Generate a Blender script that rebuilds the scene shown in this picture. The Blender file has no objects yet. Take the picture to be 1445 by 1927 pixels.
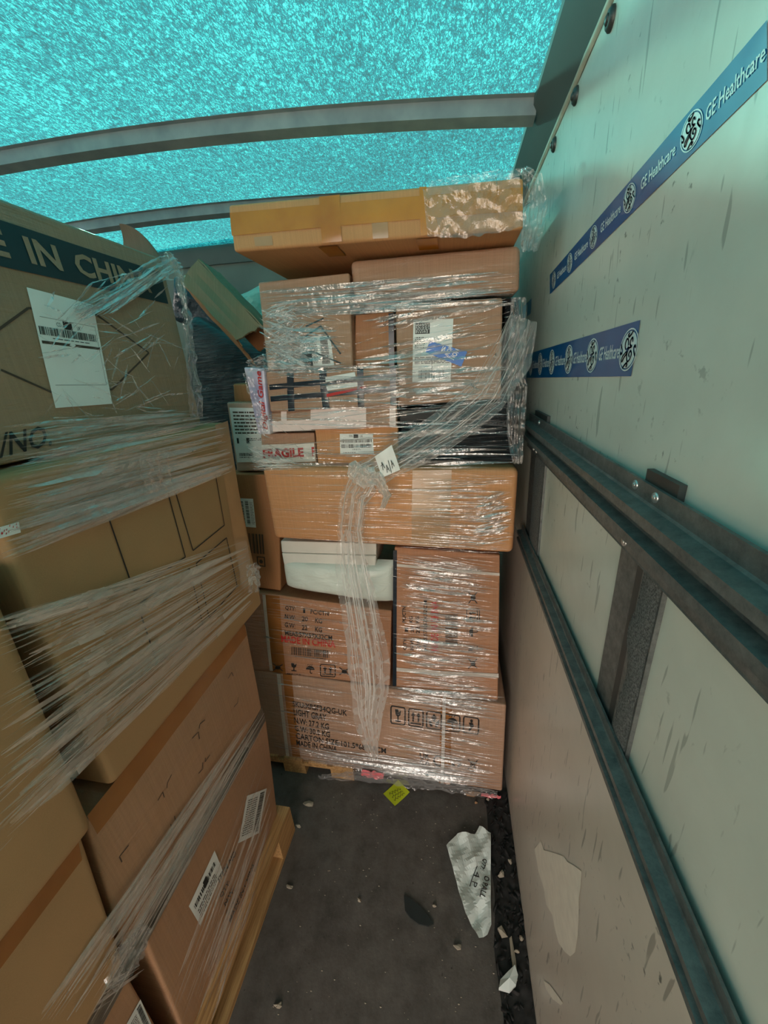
import bpy, bmesh, math, random
from mathutils import Vector, Matrix, noise

R = random.Random(11)
S = bpy.context.scene
COL = S.collection

# ------------------------------------------------------------------ camera
EYE = Vector((0, 0, 1.60))                       # hand-held phone, 1.6 m above the truck floor
FOC, PCX, PCY = 690.0, 722.5, 963.5              # ultra-wide lens, in pixels of the 1445 x 1927 frame


def _axes():
    y = Vector((855 - PCX, 692 - PCY, FOC)).normalized()
    d = Vector((860 - PCX, 2720 - PCY, FOC))
    d = (d - d.dot(y) * y).normalized()
    return d.cross(y), y, -d                     # truck axes X (right), Y (to the cab), Z (up) seen in camera space


AX, AY, AZ = _axes()
cam_data = bpy.data.cameras.new('camera')
cam_data.sensor_fit = 'VERTICAL'
cam_data.sensor_height = 36.0
cam_data.lens = FOC / 1927 * 36.0
cam_data.clip_start = 0.02
cam = bpy.data.objects.new('camera', cam_data)
COL.objects.link(cam)
# columns: camera right, up, back in truck axes
rt = Vector((AX.x, AY.x, AZ.x)); dn = Vector((AX.y, AY.y, AZ.y)); fw = Vector((AX.z, AY.z, AZ.z))
M3 = Matrix((rt, -dn, -fw)).transposed()
cam.matrix_world = Matrix.Translation(EYE) @ M3.to_4x4()
S.camera = cam


def at(px, py, ax, val):
    """Where the sight line of a measured pixel meets the real plane <axis> = val."""
    q = Vector((px - PCX, py - PCY, FOC))
    r = Vector((q.dot(AX), q.dot(AY), q.dot(AZ)))
    return EYE + r * ((val - EYE[ax]) / r[ax])


# ------------------------------------------------------------------ light and exposure
S.view_settings.view_transform = 'Standard'
S.view_settings.look = 'None'
S.view_settings.gamma = 1.0
S.view_settings.use_curve_mapping = False
S.view_settings.exposure = 0.15
S.cycles.use_denoising = True
S.cycles.max_bounces = 8
S.cycles.diffuse_bounces = 5
S.cycles.transparent_max_bounces = 24
S.cycles.caustics_reflective = False
S.cycles.caustics_refractive = False
S.cycles.sample_clamp_indirect = 6.0

SKY_STRENGTH = 6.0
SUN_STRENGTH = 30.0
ROOF_CLEAR = 0.04
W = bpy.data.worlds.new('daylight')
S.world = W
W.use_nodes = True
W.node_tree.nodes['Background'].inputs[0].default_value = (1.0, 0.88, 0.78, 1)
W.node_tree.nodes['Background'].inputs[1].default_value = SKY_STRENGTH

sun_data = bpy.data.lights.new('sun', 'SUN')
sun_data.energy = SUN_STRENGTH
sun_data.angle = math.radians(2.5)
sun_data.color = (1.0, 0.93, 0.82)
sun = bpy.data.objects.new('sun', sun_data)
COL.objects.link(sun)
sun.location = (-3, 4, 5)
sun.rotation_euler = Vector((0.9, -1.0, -0.45)).to_track_quat('-Z', 'Y').to_euler()

REAR = -1.80                                      # open tail of the truck body, behind the camera
portal_data = bpy.data.lights.new('rear_opening', 'AREA')
portal_data.shape = 'RECTANGLE'
portal_data.size = 1.20
portal_data.size_y = 2.0
portal_data.cycles.is_portal = True               # samples the sky through the open tail; adds no light
portal = bpy.data.objects.new('rear_opening', portal_data)
COL.objects.link(portal)
portal.location = (-.45, REAR + .03, 1.0)
portal.rotation_euler = (math.radians(90), 0, 0)


# ------------------------------------------------------------------ materials
class NT:
    def __init__(self, name):
        self.m = bpy.data.materials.new(name)
        self.m.use_nodes = True
        self.t = self.m.node_tree
        self.p = self.t.nodes['Principled BSDF']
        self.out = self.t.nodes['Material Output']
        self.tc = self.t.nodes.new('ShaderNodeTexCoord')

    def n(self, kind, **kw):
        nd = self.t.nodes.new(kind)
        for k, v in kw.items():
            setattr(nd, k, v)
        return nd

    def link(self, a, b):
        self.t.links.new(a, b)

    def coords(self, scale=(1, 1, 1), rot=(0, 0, 0)):
        mp = self.n('ShaderNodeMapping')
        mp.inputs['Scale'].default_value = scale
        mp.inputs['Rotation'].default_value = rot
        self.link(self.tc.outputs['Object'], mp.inputs[0])
        return mp.outputs[0]

    def noise(self, scale, detail=3, co=None, rough=.5, dist=0):
        nd = self.n('ShaderNodeTexNoise')
        nd.inputs['Scale'].default_value = scale
        nd.inputs['Detail'].default_value = detail
        nd.inputs['Roughness'].default_value = rough
        nd.inputs['Distortion'].default_value = dist
        self.link(co if co is not None else self.tc.outputs['Object'], nd.inputs['Vector'])
        return nd.outputs['Fac']

    def ramp(self, fac, stops, interp='LINEAR'):
        r = self.n('ShaderNodeValToRGB')
        cr = r.color_ramp
        cr.interpolation = interp
        while len(cr.elements) < len(stops):
            cr.elements.new(.5)
        for e, (p, c) in zip(cr.elements, stops):
            e.position = p
            e.color = tuple(c) + (1,) if len(c) == 3 else c
        self.link(fac, r.inputs[0])
        return r.outputs[0]

    def mix(self, fac, a, b, mode='MIX'):
        x = self.n('ShaderNodeMix', data_type='RGBA', blend_type=mode)
        for s, v in ((x.inputs[0], fac), (x.inputs[6], a), (x.inputs[7], b)):
            if hasattr(v, 'links'):
                self.link(v, s)
            elif isinstance(v, (int, float)):
                s.default_value = v
            else:
                s.default_value = tuple(v) + (1,)
        return x.outputs[2]

    def math(self, op, a, b=0.0):
        x = self.n('ShaderNodeMath', operation=op)
        for s, v in ((x.inputs[0], a), (x.inputs[1], b)):
            if hasattr(v, 'links'):
                self.link(v, s)
            else:
                s.default_value = v
        return x.outputs[0]

    def bump(self, h, strength, dist=.002, target='Normal', prev=None):
        b = self.n('ShaderNodeBump')
        b.inputs['Strength'].default_value = strength
        b.inputs['Distance'].default_value = dist
        self.link(h, b.inputs['Height'])
        if prev is not None:
            self.link(prev, b.inputs['Normal'])
        self.link(b.outputs[0], self.p.inputs[target])
        return b.outputs[0]

    def set(self, **kw):
        for k, v in kw.items():
            s = self.p.inputs[k.replace('_', ' ')]
            if hasattr(v, 'links'):
                self.link(v, s)
            elif isinstance(v, tuple) and len(v) == 3:
                s.default_value = v + (1,)
            else:
                s.default_value = v
        return self.m


def lin(r, g, b):
    f = lambda c: (c / 255 / 12.92) if c <= 10 else ((c / 255 + .055) / 1.055) ** 2.4
    return (f(r), f(g), f(b))


def sc(c, k):
    return tuple(min(1, x * k) for x in c)


def plain(name, c, rough=.6, metal=0.0, spec=.5, var=.12, vs=30):
    k = NT(name)
    col = k.ramp(k.noise(vs, 4), [(.3, sc(c, 1 - var)), (.7, sc(c, 1 + var))])
    return k.set(Base_Color=col, Roughness=rough, Metallic=metal, Specular_IOR_Level=spec)


def cardboard(name, c, wrap=0.0, flute=(260, 4, 4), stretch=(7, 7, 60)):
    """Corrugated kraft board; wrap > 0: stretch film clings to it as a glossy wrinkled coat."""
    k = NT(name)
    big = k.ramp(k.noise(3.5, 5), [(.3, sc(c, .86)), (.72, sc(c, 1.12))])
    fine = k.noise(900, 2)
    flu = k.noise(1.0, 2, k.coords(flute))
    col = k.mix(.25, big, k.ramp(fine, [(.3, sc(c, .7)), (.7, sc(c, 1.25))]))
    col = k.mix(.22, col, k.ramp(flu, [(.35, sc(c, .75)), (.65, sc(c, 1.2))]))
    k.bump(flu, .12, .001)
    k.set(Base_Color=col, Roughness=.75, Specular_IOR_Level=.25)
    if wrap:
        st = k.noise(1.0, 6, k.coords(stretch), .62, 1.2)
        k.set(Coat_Weight=wrap, Coat_Roughness=.12, Coat_IOR=1.8)
        k.bump(st, 1.0, .02, 'Coat Normal')
    return k.m


M = {}
KR = lin(198, 146, 100)
M['kraft'] = cardboard('kraft_board', KR)
M['kraft_dark'] = cardboard('brown_board', lin(170, 118, 80))
M['kraft_olive'] = cardboard('olive_board', lin(170, 134, 96))
M['kraft_wrapped'] = cardboard('wrapped_board', lin(176, 138, 112), .8)
M['kraft_wrapped_dark'] = cardboard('wrapped_brown_board', lin(178, 126, 92), .8)
M['kraft_gold'] = cardboard('wrapped_golden_board', lin(204, 146, 98), .55, stretch=(5, 5, 45))
M['kraft_side'] = cardboard('side_wrapped_board', lin(172, 130, 97), .45, flute=(4, 260, 4))
M['kraft_grey'] = cardboard('grey_board', lin(156, 126, 98), .5, flute=(4, 260, 4))
M['white_board'] = plain('white_board', lin(226, 224, 216), .5, var=.03)
M['ink'] = plain('black_ink', lin(30, 27, 25), .6, var=.05)
M['ink_red'] = plain('red_ink', lin(190, 40, 36), .6, var=.05)
M['ink_soft'] = plain('faded_ink', lin(72, 56, 44), .7, var=.1)
M['band'] = plain('dark_green_print', lin(14, 46, 52), .55, var=.1)
M['label'] = plain('label_paper', lin(232, 234, 230), .45, var=.02)
M['label_pink'] = plain('torn_label_paper', lin(238, 218, 212), .6, var=.05)
M['blue_sticker'] = plain('blue_sticker', lin(14, 112, 200), .35, var=.06)
M['white_ink'] = plain('white_ink', lin(238, 240, 236), .5, var=.02)
M['tape_yellow'] = NT('yellow_packing_tape')
k = M['tape_yellow']
M['tape_yellow'] = k.set(Base_Color=k.ramp(k.noise(8, 5), [(.3, lin(176, 104, 22)), (.7, lin(210, 140, 40))]), Roughness=.22, Coat_Weight=.4, Coat_Roughness=.1)
M['tape_brown'] = plain('brown_tape', lin(150, 98, 52), .25, var=.15, vs=12)
M['tape_clear'] = plain('clear_tape_on_board', lin(178, 140, 104), .15, var=.1, vs=10)
M['tape_black'] = plain('dark_tape', lin(30, 40, 50), .22, var=.2, vs=40)
M['strap'] = plain('white_strap', lin(206, 196, 186), .35, var=.05)
M['wood'] = NT('pale_pallet_wood')
k = M['wood']
g = k.noise(1, 5, k.coords((90, 5, 90)), .6, 1)
k.bump(g, .2, .001)
M['wood'] = k.set(Base_Color=k.ramp(g, [(.3, lin(150, 108, 66)), (.55, lin(196, 152, 100)), (.75, lin(214, 172, 118))]), Roughness=.7)

k = NT('grey_weathered_wood')
g = k.noise(1, 5, k.coords((90, 5, 90)), .6, 1)
k.bump(g, .2, .001)
M['wood_grey'] = k.set(Base_Color=k.ramp(g, [(.3, lin(70, 60, 52)), (.55, lin(112, 98, 84)), (.75, lin(140, 124, 106))]), Roughness=.75)

# black stretch film
k = NT('black_stretch_film')
st = k.noise(1, 6, k.coords((10, 10, 70)), .62, 1.5)
k.bump(st, 1, .015)
M['black_film'] = k.set(Base_Color=lin(22, 24, 30), Roughness=.2, Specular_IOR_Level=.8)
k = NT('navy_bag_film')
k.bump(k.noise(18, 5), .8, .02)
M['navy_bag'] = k.set(Base_Color=lin(26, 40, 54), Roughness=.28)
k = NT('pale_green_bag_film')
k.bump(k.noise(22, 5), .8, .02)
M['green_bag'] = k.set(Base_Color=lin(170, 205, 190), Roughness=.35)
k = NT('mint_poly_film')
k.bump(k.noise(1, 5, k.coords((14, 14, 40)), .55, 1.5), .5, .008)
M['mailer'] = k.set(Base_Color=lin(222, 232, 224), Roughness=.3, Coat_Weight=.3)

# clear stretch film: mostly see-through, milky where it bunches
def film(name, clear, milk, tint=(1, 1, 1)):
    k = NT(name)
    k.t.nodes.remove(k.p)
    tr = k.n('ShaderNodeBsdfTransparent')
    gl = k.n('ShaderNodeBsdfGlossy')
    gl.inputs['Roughness'].default_value = .13
    df = k.n('ShaderNodeBsdfDiffuse')
    df.inputs[0].default_value = (.86 * tint[0], .86 * tint[1], .86 * tint[2], 1)
    tl = k.n('ShaderNodeBsdfTranslucent')
    tl.inputs[0].default_value = df.inputs[0].default_value
    bp = k.n('ShaderNodeBump')
    bp.inputs['Strength'].default_value = .6
    bp.inputs['Distance'].default_value = .006
    k.link(k.noise(70, 4), bp.inputs['Height'])
    for x in (gl, df):
        k.link(bp.outputs[0], x.inputs['Normal'])
    m1 = k.n('ShaderNodeMixShader'); m1.inputs[0].default_value = .4
    k.link(df.outputs[0], m1.inputs[1]); k.link(tl.outputs[0], m1.inputs[2])
    m2 = k.n('ShaderNodeMixShader'); m2.inputs[0].default_value = 1 - milk
    k.link(m1.outputs[0], m2.inputs[1]); k.link(gl.outputs[0], m2.inputs[2])
    geo = k.n('ShaderNodeNewGeometry')
    lw = k.n('ShaderNodeLayerWeight'); lw.inputs[0].default_value = .25
    vary = k.math('MULTIPLY', geo.outputs['Random Per Island'], 1 - clear)
    vary = k.math('ADD', vary, k.math('MULTIPLY', k.noise(55, 5), (1 - clear) * .5))
    fac = k.math('ADD', vary, k.math('MULTIPLY', lw.outputs['Fresnel'], .45))
    fac = k.math('MINIMUM', k.math('MULTIPLY', fac, .8), .95)
    m3 = k.n('ShaderNodeMixShader')
    k.link(fac, m3.inputs[0]); k.link(tr.outputs[0], m3.inputs[1]); k.link(m2.outputs[0], m3.inputs[2])
    k.link(m3.outputs[0], k.out.inputs[0])
    return k.m


M['film'] = film('clear_stretch_film', .45, .45)
M['film_warm'] = film('cloudy_stretch_film', .66, .85, (1, .90, .82))
M['film_tail'] = film('bunched_stretch_film', .70, .8, (1.12, 1.12, 1.1))
M['film_fold'] = film('folded_stretch_film', .35, .85, (1.14, 1.14, 1.12))
M['film_soft'] = film('thin_stretch_film', .70, .5, (1, .96, .92))
M['film_sheet'] = film('crumpled_stretch_film', .72, .4)

# white painted glass-fibre wall panel with scuffs
def panel(name, c, scuff, gloss):
    k = NT(name)
    dirt = k.ramp(k.noise(2.2, 7, None, .62), [(.34, sc(c, .84)), (.6, c)])
    s1 = k.noise(1, 3, k.coords((4, 80, 26), (.8, 0, 0)), .7, .8)
    s2 = k.noise(5.5, 4, None, .6)
    m = k.math('MULTIPLY', k.ramp(s1, [(.66, (0, 0, 0)), (.80, (1, 1, 1))]), k.ramp(s2, [(.45, (0, 0, 0)), (.7, (1, 1, 1))]))
    m2 = k.math('MULTIPLY', k.ramp(k.noise(75, 3), [(.66, (0, 0, 0)), (.72, (1, 1, 1))]), k.ramp(k.noise(7, 4), [(.5, (0, 0, 0)), (.66, (1, 1, 1))]))
    hair = k.ramp(k.noise(1, 1, k.coords((3, 110, 14), (.8, 0, 0)), .5, .4), [(.69, (0, 0, 0)), (.72, (1, 1, 1))])
    tot = k.math('MINIMUM', k.math('ADD', k.math('ADD', m, m2), k.math('MULTIPLY', hair, .6)), 1)
    tot = k.math('MULTIPLY', tot, scuff)
    col = k.mix(tot, dirt, lin(62, 66, 58))
    k.bump(k.noise(6, 3), .25, .01)
    return k.set(Base_Color=col, Roughness=gloss, Specular_IOR_Level=.5)


M['wall'] = panel('white_wall_panel', lin(218, 222, 210), .6, .25)
M['kick'] = panel('beige_kick_panel', lin(214, 205, 192), .75, .3)
M['cove'] = plain('grey_cove_paint', lin(84, 94, 92), .5, var=.12, vs=6)
M['sealant'] = plain('sealant', lin(190, 184, 166), .6)
M['bulkhead'] = plain('grey_bulkhead_paint', lin(112, 116, 108), .6, var=.15, vs=5)
k = NT('galvanised_steel')
gz = k.noise(160, 4, None, .7)
k.bump(gz, .12, .001)
M['steel'] = k.set(Base_Color=k.ramp(k.noise(55, 6, None, .75), [(.3, lin(78, 82, 82)), (.7, lin(122, 124, 122))]), Metallic=.25, Specular_IOR_Level=.3, Roughness=k.ramp(gz, [(.3, (.32, .32, .32)), (.7, (.5, .5, .5))]))
M['rivet'] = plain('rivet_metal', lin(200, 202, 200), .3, .8)
M['dark_steel'] = plain('dark_steel', lin(72, 78, 78), .45, .6)
k = NT('grey_felt')
fz = k.noise(420, 4, None, .7)
k.bump(fz, .8, .004)
M['felt'] = k.set(Base_Color=k.ramp(fz, [(.35, lin(62, 62, 62)), (.7, lin(140, 140, 138))]), Roughness=.95)
k = NT('roof_bow_paint')
M['bow'] = k.set(Base_Color=k.ramp(k.noise(20, 4), [(.3, lin(132, 142, 148)), (.7, lin(156, 164, 168))]), Roughness=.5)

# worn truck floor: dark resin-coated plywood
k = NT('worn_plywood_floor')
b1 = k.ramp(k.noise(2.6, 8, None, .65), [(.3, lin(66, 61, 58)), (.55, lin(94, 87, 82)), (.75, lin(122, 115, 110))])
gr = k.ramp(k.noise(1, 4, k.coords((70, 5, 1)), .6, .5), [(.3, lin(60, 52, 46)), (.7, lin(104, 96, 88))])
sp = k.ramp(k.noise(230, 2), [(.7, (0, 0, 0)), (.76, (1, 1, 1))])
b3 = k.ramp(k.noise(14, 6, None, .7), [(.32, lin(64, 58, 54)), (.68, lin(118, 110, 106))])
col = k.mix(.5, k.mix(.12, b1, gr), b3)
col = k.mix(k.math('MULTIPLY', sp, .5), col, lin(150, 140, 128))
dk = k.ramp(k.noise(60, 4), [(.68, (0, 0, 0)), (.75, (1, 1, 1))])
col = k.mix(k.math('MULTIPLY', dk, .7), col, lin(36, 32, 30))
k.bump(k.noise(120, 5), .3, .002)
M['floor'] = k.set(Base_Color=col, Roughness=.62, Specular_IOR_Level=.35)
M['dirt'] = plain('black_dirt', lin(34, 31, 30), .8, var=.5, vs=60)
M['yard'] = plain('concrete_yard', lin(176, 168, 156), .9, var=.1, vs=2)

# translucent blue-green glass-fibre roof
k = NT('translucent_roof_sheet')
k.t.nodes.remove(k.p)
def threads(scale, w, seed, stretch, ang):
    """Chopped glass strands: thin contour lines of a stretched noise."""
    mp = k.n('ShaderNodeMapping')
    mp.inputs['Location'].default_value = (seed, seed * .7, 0)
    mp.inputs['Rotation'].default_value = (0, 0, ang)
    mp.inputs['Scale'].default_value = (scale, scale * stretch, scale)
    k.link(k.tc.outputs['Object'], mp.inputs[0])
    f = k.noise(1.0, 2, mp.outputs[0], .55, .6)
    d = k.math('ABSOLUTE', k.math('SUBTRACT', f, .5))
    return k.ramp(d, [(.0, (0, 0, 0)), (w, (1, 1, 1))])
ts = [threads(130, .05, 0, .45, .3), threads(130, .05, 5.1, .45, 1.5), threads(120, .05, 9.3, .45, 2.5), threads(70, .022, 13.0, .3, .9), threads(60, .016, 17.0, .3, 2.1)]
tot = ts[0]
for t_, wgt in zip(ts[1:], (1, 1, .8, .8)):
    tot = k.math('MULTIPLY', tot, k.math('ADD', k.math('MULTIPLY', t_, wgt * .75), 1 - wgt * .75))
blot = k.noise(75, 3, None, .6)
lowf = k.noise(2.0, 5)
tot = k.math('ADD', k.math('MULTIPLY', tot, .62), k.math('MULTIPLY', k.math('SUBTRACT', blot, .5), .9))
tot = k.math('ADD', tot, k.math('ADD', .16, k.math('MULTIPLY', k.math('SUBTRACT', lowf, .5), .55)))
colr = k.ramp(tot, [(.0, (.0002, .005, .010)), (.36, (.0004, .021, .033)), (.62, (.0007, .047, .062)), (.95, (.012, .150, .150))])
tl = k.n('ShaderNodeBsdfTranslucent')
k.link(colr, tl.inputs[0])
gl = k.n('ShaderNodeBsdfGlossy'); gl.inputs['Roughness'].default_value = .35
tp = k.n('ShaderNodeBsdfTransparent'); tp.inputs[0].default_value = (.25, .85, .8, 1)
m1 = k.n('ShaderNodeMixShader'); m1.inputs[0].default_value = ROOF_CLEAR
k.link(tl.outputs[0], m1.inputs[1]); k.link(tp.outputs[0], m1.inputs[2])
m2 = k.n('ShaderNodeMixShader'); m2.inputs[0].default_value = .02
k.link(m1.outputs[0], m2.inputs[1]); k.link(gl.outputs[0], m2.inputs[2])
k.link(m2.outputs[0], k.out.inputs[0])
M['roof'] = k.m

k = NT('blue_printed_tape')
M['blue_tape'] = k.set(Base_Color=k.ramp(k.noise(9, 5), [(.3, lin(2, 76, 136)), (.7, lin(4, 96, 158))]), Roughness=.3, Coat_Weight=.3)
M['tape_white'] = plain('tape_print_white', lin(226, 236, 236), .45, var=.02)
M['note'] = plain('yellow_note_paper', lin(214, 220, 40), .7, var=.06)
M['sheet'] = plain('white_poly_sheet', lin(224, 230, 226), .45, var=.03)
M['rubber'] = plain('black_rubber', lin(34, 38, 38), .6)
M['scrap'] = plain('pale_paper_scrap', lin(160, 148, 132), .8, var=.1)
M['chip'] = plain('wood_chip', lin(168, 128, 94), .8, var=.15)
M['lilac'] = NT('lilac_print')
k = M['lilac']
M['lilac'] = k.set(Base_Color=k.ramp(k.noise(12, 2), [(.35, lin(176, 168, 206)), (.65, lin(226, 222, 232))]), Roughness=.3, Coat_Weight=.5)
M['pink'] = plain('pink_film', lin(226, 120, 126), .3, var=.1)


# ------------------------------------------------------------------ object helpers
def finish(name, verts, faces, mat, parent=None, smooth=False, loc=None):
    me = bpy.data.meshes.new(name)
    o0 = Vector(loc) if loc is not None else (parent['_o'] if parent is not None and '_o' in ORG_OK else Vector())
    base = ORIG.get(parent.name, Vector()) if parent is not None else (Vector(loc) if loc is not None else Vector())
    me.from_pydata([tuple(Vector(v) - base) for v in verts], [], faces)
    me.materials.append(mat)
    me.validate()
    me.update()
    if smooth:
        for p in me.polygons:
            p.use_smooth = True
    o = bpy.data.objects.new(name, me)
    COL.objects.link(o)
    if parent is not None:
        o.parent = parent
    elif loc is not None:
        o.location = loc
    ORIG[o.name] = base
    return o


ORIG, ORG_OK = {}, ()


def tag(o, label=None, cat=None, group=None, kind=None):
    for kk, v in (('label', label), ('category', cat), ('group', group), ('kind', kind)):
        if v:
            o[kk] = v
    return o


def thing(name, label, cat, base, group=None):
    o = bpy.data.objects.new(name, None)
    o.empty_display_size = .05
    COL.objects.link(o)
    o.location = base
    ORIG[o.name] = Vector(base)
    return tag(o, label, cat, group)


def struct(o):
    return tag(o, kind='structure')


class MB:
    """Collects shapes into one mesh."""
    def __init__(self):
        self.v, self.f = [], []

    def add(self, vs, fs):
        n = len(self.v)
        self.v += [Vector(p) for p in vs]
        self.f += [tuple(i + n for i in f) for f in fs]

    def box(self, a, b):
        x0, y0, z0 = a; x1, y1, z1 = b
        self.add([(x0, y0, z0), (x1, y0, z0), (x1, y1, z0), (x0, y1, z0), (x0, y0, z1), (x1, y0, z1), (x1, y1, z1), (x0, y1, z1)],
                 [(3, 2, 1, 0), (4, 5, 6, 7), (0, 1, 5, 4), (1, 2, 6, 5), (2, 3, 7, 6), (3, 0, 4, 7)])

    def prism(self, pts, vec):
        n = len(pts); vec = Vector(vec)
        self.add(list(pts) + [Vector(p) + vec for p in pts],
                 [tuple(reversed(range(n))), tuple(range(n, 2 * n))] + [(i, (i + 1) % n, (i + 1) % n + n, i + n) for i in range(n)])

    def sweep(self, prof, path_fn, n):
        """prof: open list of (a, b); path_fn(i, a, b) -> point."""
        k = len(prof)
        self.add([path_fn(i, a, b) for i in range(n) for a, b in prof],
                 [(i * k + j, i * k + j + 1, (i + 1) * k + j + 1, (i + 1) * k + j) for i in range(n - 1) for j in range(k - 1)])

    def disc(self, c, nrm, r, h, seg=14, dome=.5):
        nrm = Vector(nrm).normalized()
        t = nrm.orthogonal().normalized(); b = nrm.cross(t); c = Vector(c)
        ring = lambda rr, hh: [c + nrm * hh + (t * math.cos(2 * math.pi * i / seg) + b * math.sin(2 * math.pi * i / seg)) * rr for i in range(seg)]
        vs = ring(r, 0) + ring(r, h * .4) + ring(r * dome, h) + [c + nrm * h]
        fs = []
        for q in range(2):
            fs += [(q * seg + i, q * seg + (i + 1) % seg, (q + 1) * seg + (i + 1) % seg, (q + 1) * seg + i) for i in range(seg)]
        fs += [(2 * seg + i, 2 * seg + (i + 1) % seg, 3 * seg) for i in range(seg)]
        self.add(vs, fs)

    def grid(self, fn, nu, nv):
        self.add([fn(i / nu, j / nv) for j in range(nv + 1) for i in range(nu + 1)],
                 [(j * (nu + 1) + i, j * (nu + 1) + i + 1, (j + 1) * (nu + 1) + i + 1, (j + 1) * (nu + 1) + i) for j in range(nv) for i in range(nu)])

    def build(self, name, mat, parent=None, smooth=False, loc=None):
        return finish(name, self.v, self.f, mat, parent, smooth, loc)


def lerp(a, b, t):
    return a + (b - a) * t


def nz(p, s, seed=0.0):
    return noise.noise(Vector((p[0] * s + seed, p[1] * s + seed * 1.7, p[2] * s - seed)))


class Face:
    """The side of a carton that the photo shows: four corners (TL, TR, BR, BL), outward normal, gentle bulge."""
    def __init__(self, q, bulge=.003, rough=.0015, seed=0.0):
        self.q = [Vector(p) for p in q]
        tl, tr, br, bl = self.q
        self.n = (br - bl).cross(tl - bl).normalized()
        if self.n.dot(EYE - tl) < 0:
            self.n.negate()
        self.bulge, self.rough, self.seed = bulge, rough, seed
        self.w = ((tr - tl).length + (br - bl).length) / 2
        self.h = ((tl - bl).length + (tr - br).length) / 2

    def flat(self, u, v):
        tl, tr, br, bl = self.q
        return lerp(lerp(bl, br, u), lerp(tl, tr, u), v)

    def disp(self, u, v):
        uu, vv = min(1, max(0, u)), min(1, max(0, v))
        k = math.sin(math.pi * uu) * math.sin(math.pi * vv)
        return self.bulge * k + self.rough * nz((u * self.w, v * self.h, 0), 9, self.seed) * min(1, 4 * k)

    def pt(self, u, v, off=.0012):
        return self.flat(u, v) + self.n * (self.disp(u, v) + off)

    def uv(self, px, py):
        """Pixel measured on this face -> its (u, v)."""
        q = Vector((px - PCX, py - PCY, FOC))
        r = Vector((q.dot(AX), q.dot(AY), q.dot(AZ)))
        tl, tr, br, bl = self.q
        c = self.flat(.5, .5)
        p = EYE + r * ((c - EYE).dot(self.n) / r.dot(self.n))
        u = v = .5
        for _ in range(12):
            e = p - self.flat(u, v)
            du = lerp(br - bl, tr - tl, v); dv = lerp(tl - bl, tr - br, u)
            a, b, cc = du.dot(du), du.dot(dv), dv.dot(dv)
            d1, d2 = e.dot(du), e.dot(dv)
            det = a * cc - b * b
            u += (d1 * cc - d2 * b) / det; v += (a * d2 - b * d1) / det
        return Vector((u, v))


def carton(name, label, cat, q, depth, mat, r=.005, bulge=.003, rough=.0015, seed=None, group=None, body='body'):
    seed = R.uniform(0, 50) if seed is None else seed
    fc = Face(q, bulge, rough, seed)
    depth = Vector(depth)
    base = (fc.q[2] + fc.q[3]) / 2 + depth / 2
    root = thing(name, label, cat, base, group)
    Wd, Hd, Dd = fc.w, fc.h, depth.length
    r = min(r, .45 * min(Wd, Hd, Dd))

    def ticks(L, n):
        e = [0, r * .3, r * .65, r, r * 1.6]
        mid = [r * 1.6 + (L - 3.2 * r) * i / n for i in range(1, n)]
        return e + mid + [L - x for x in reversed(e)]
    na, nb, ncc = max(3, int(Wd / .05)), max(3, int(Hd / .05)), 4
    A, B, C = ticks(Wd, na), ticks(Hd, nb), ticks(Dd, ncc)
    vs, fs, idx = [], [], {}

    def vert(i, j, l):
        key = (i, j, l)
        if key not in idx:
            p = Vector((A[i], B[j], C[l]))
            c = Vector((min(max(p.x, r), Wd - r), min(max(p.y, r), Hd - r), min(max(p.z, r), Dd - r)))
            d = p - c
            if d.length > 1e-9:
                p = c + d.normalized() * r
            u, v = p.x / Wd, p.y / Hd
            wgt = max(0, 1 - p.z / Dd * 3)
            wp = fc.flat(u, v) + depth * (p.z / Dd) + fc.n * fc.disp(u, v) * wgt
            wp += Vector((nz(wp, 8, seed), nz(wp, 8, seed + 5), nz(wp, 8, seed + 9))) * rough * .7 * (1 - wgt)
            idx[key] = len(vs); vs.append(wp)
        return idx[key]
    a_, b_, c_ = len(A) - 1, len(B) - 1, len(C) - 1
    for i in range(a_):
        for j in range(b_):
            fs.append((vert(i, j, 0), vert(i + 1, j, 0), vert(i + 1, j + 1, 0), vert(i, j + 1, 0)))
            fs.append((vert(i, j, c_), vert(i, j + 1, c_), vert(i + 1, j + 1, c_), vert(i + 1, j, c_)))
    for i in range(a_):
        for l in range(c_):
            fs.append((vert(i, 0, l), vert(i, 0, l + 1), vert(i + 1, 0, l + 1), vert(i + 1, 0, l)))
            fs.append((vert(i, b_, l), vert(i + 1, b_, l), vert(i + 1, b_, l + 1), vert(i, b_, l + 1)))
    for j in range(b_):
        for l in range(c_):
            fs.append((vert(0, j, l), vert(0, j + 1, l), vert(0, j + 1, l + 1), vert(0, j, l + 1)))
            fs.append((vert(a_, j, l), vert(a_, j, l + 1), vert(a_, j + 1, l + 1), vert(a_, j + 1, l)))
    # outward winding whichever way the side faces
    if (fc.q[2] - fc.q[3]).cross(fc.q[0] - fc.q[3]).dot(fc.n) < 0:
        fs = [tuple(reversed(f)) for f in fs]
    finish(body, vs, fs, mat, root, True)
    return root, fc


# ---- flat prints, labels and tapes that lie on a face; drawn in a unit square, mapped to four measured corners
_TXT = {}


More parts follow.
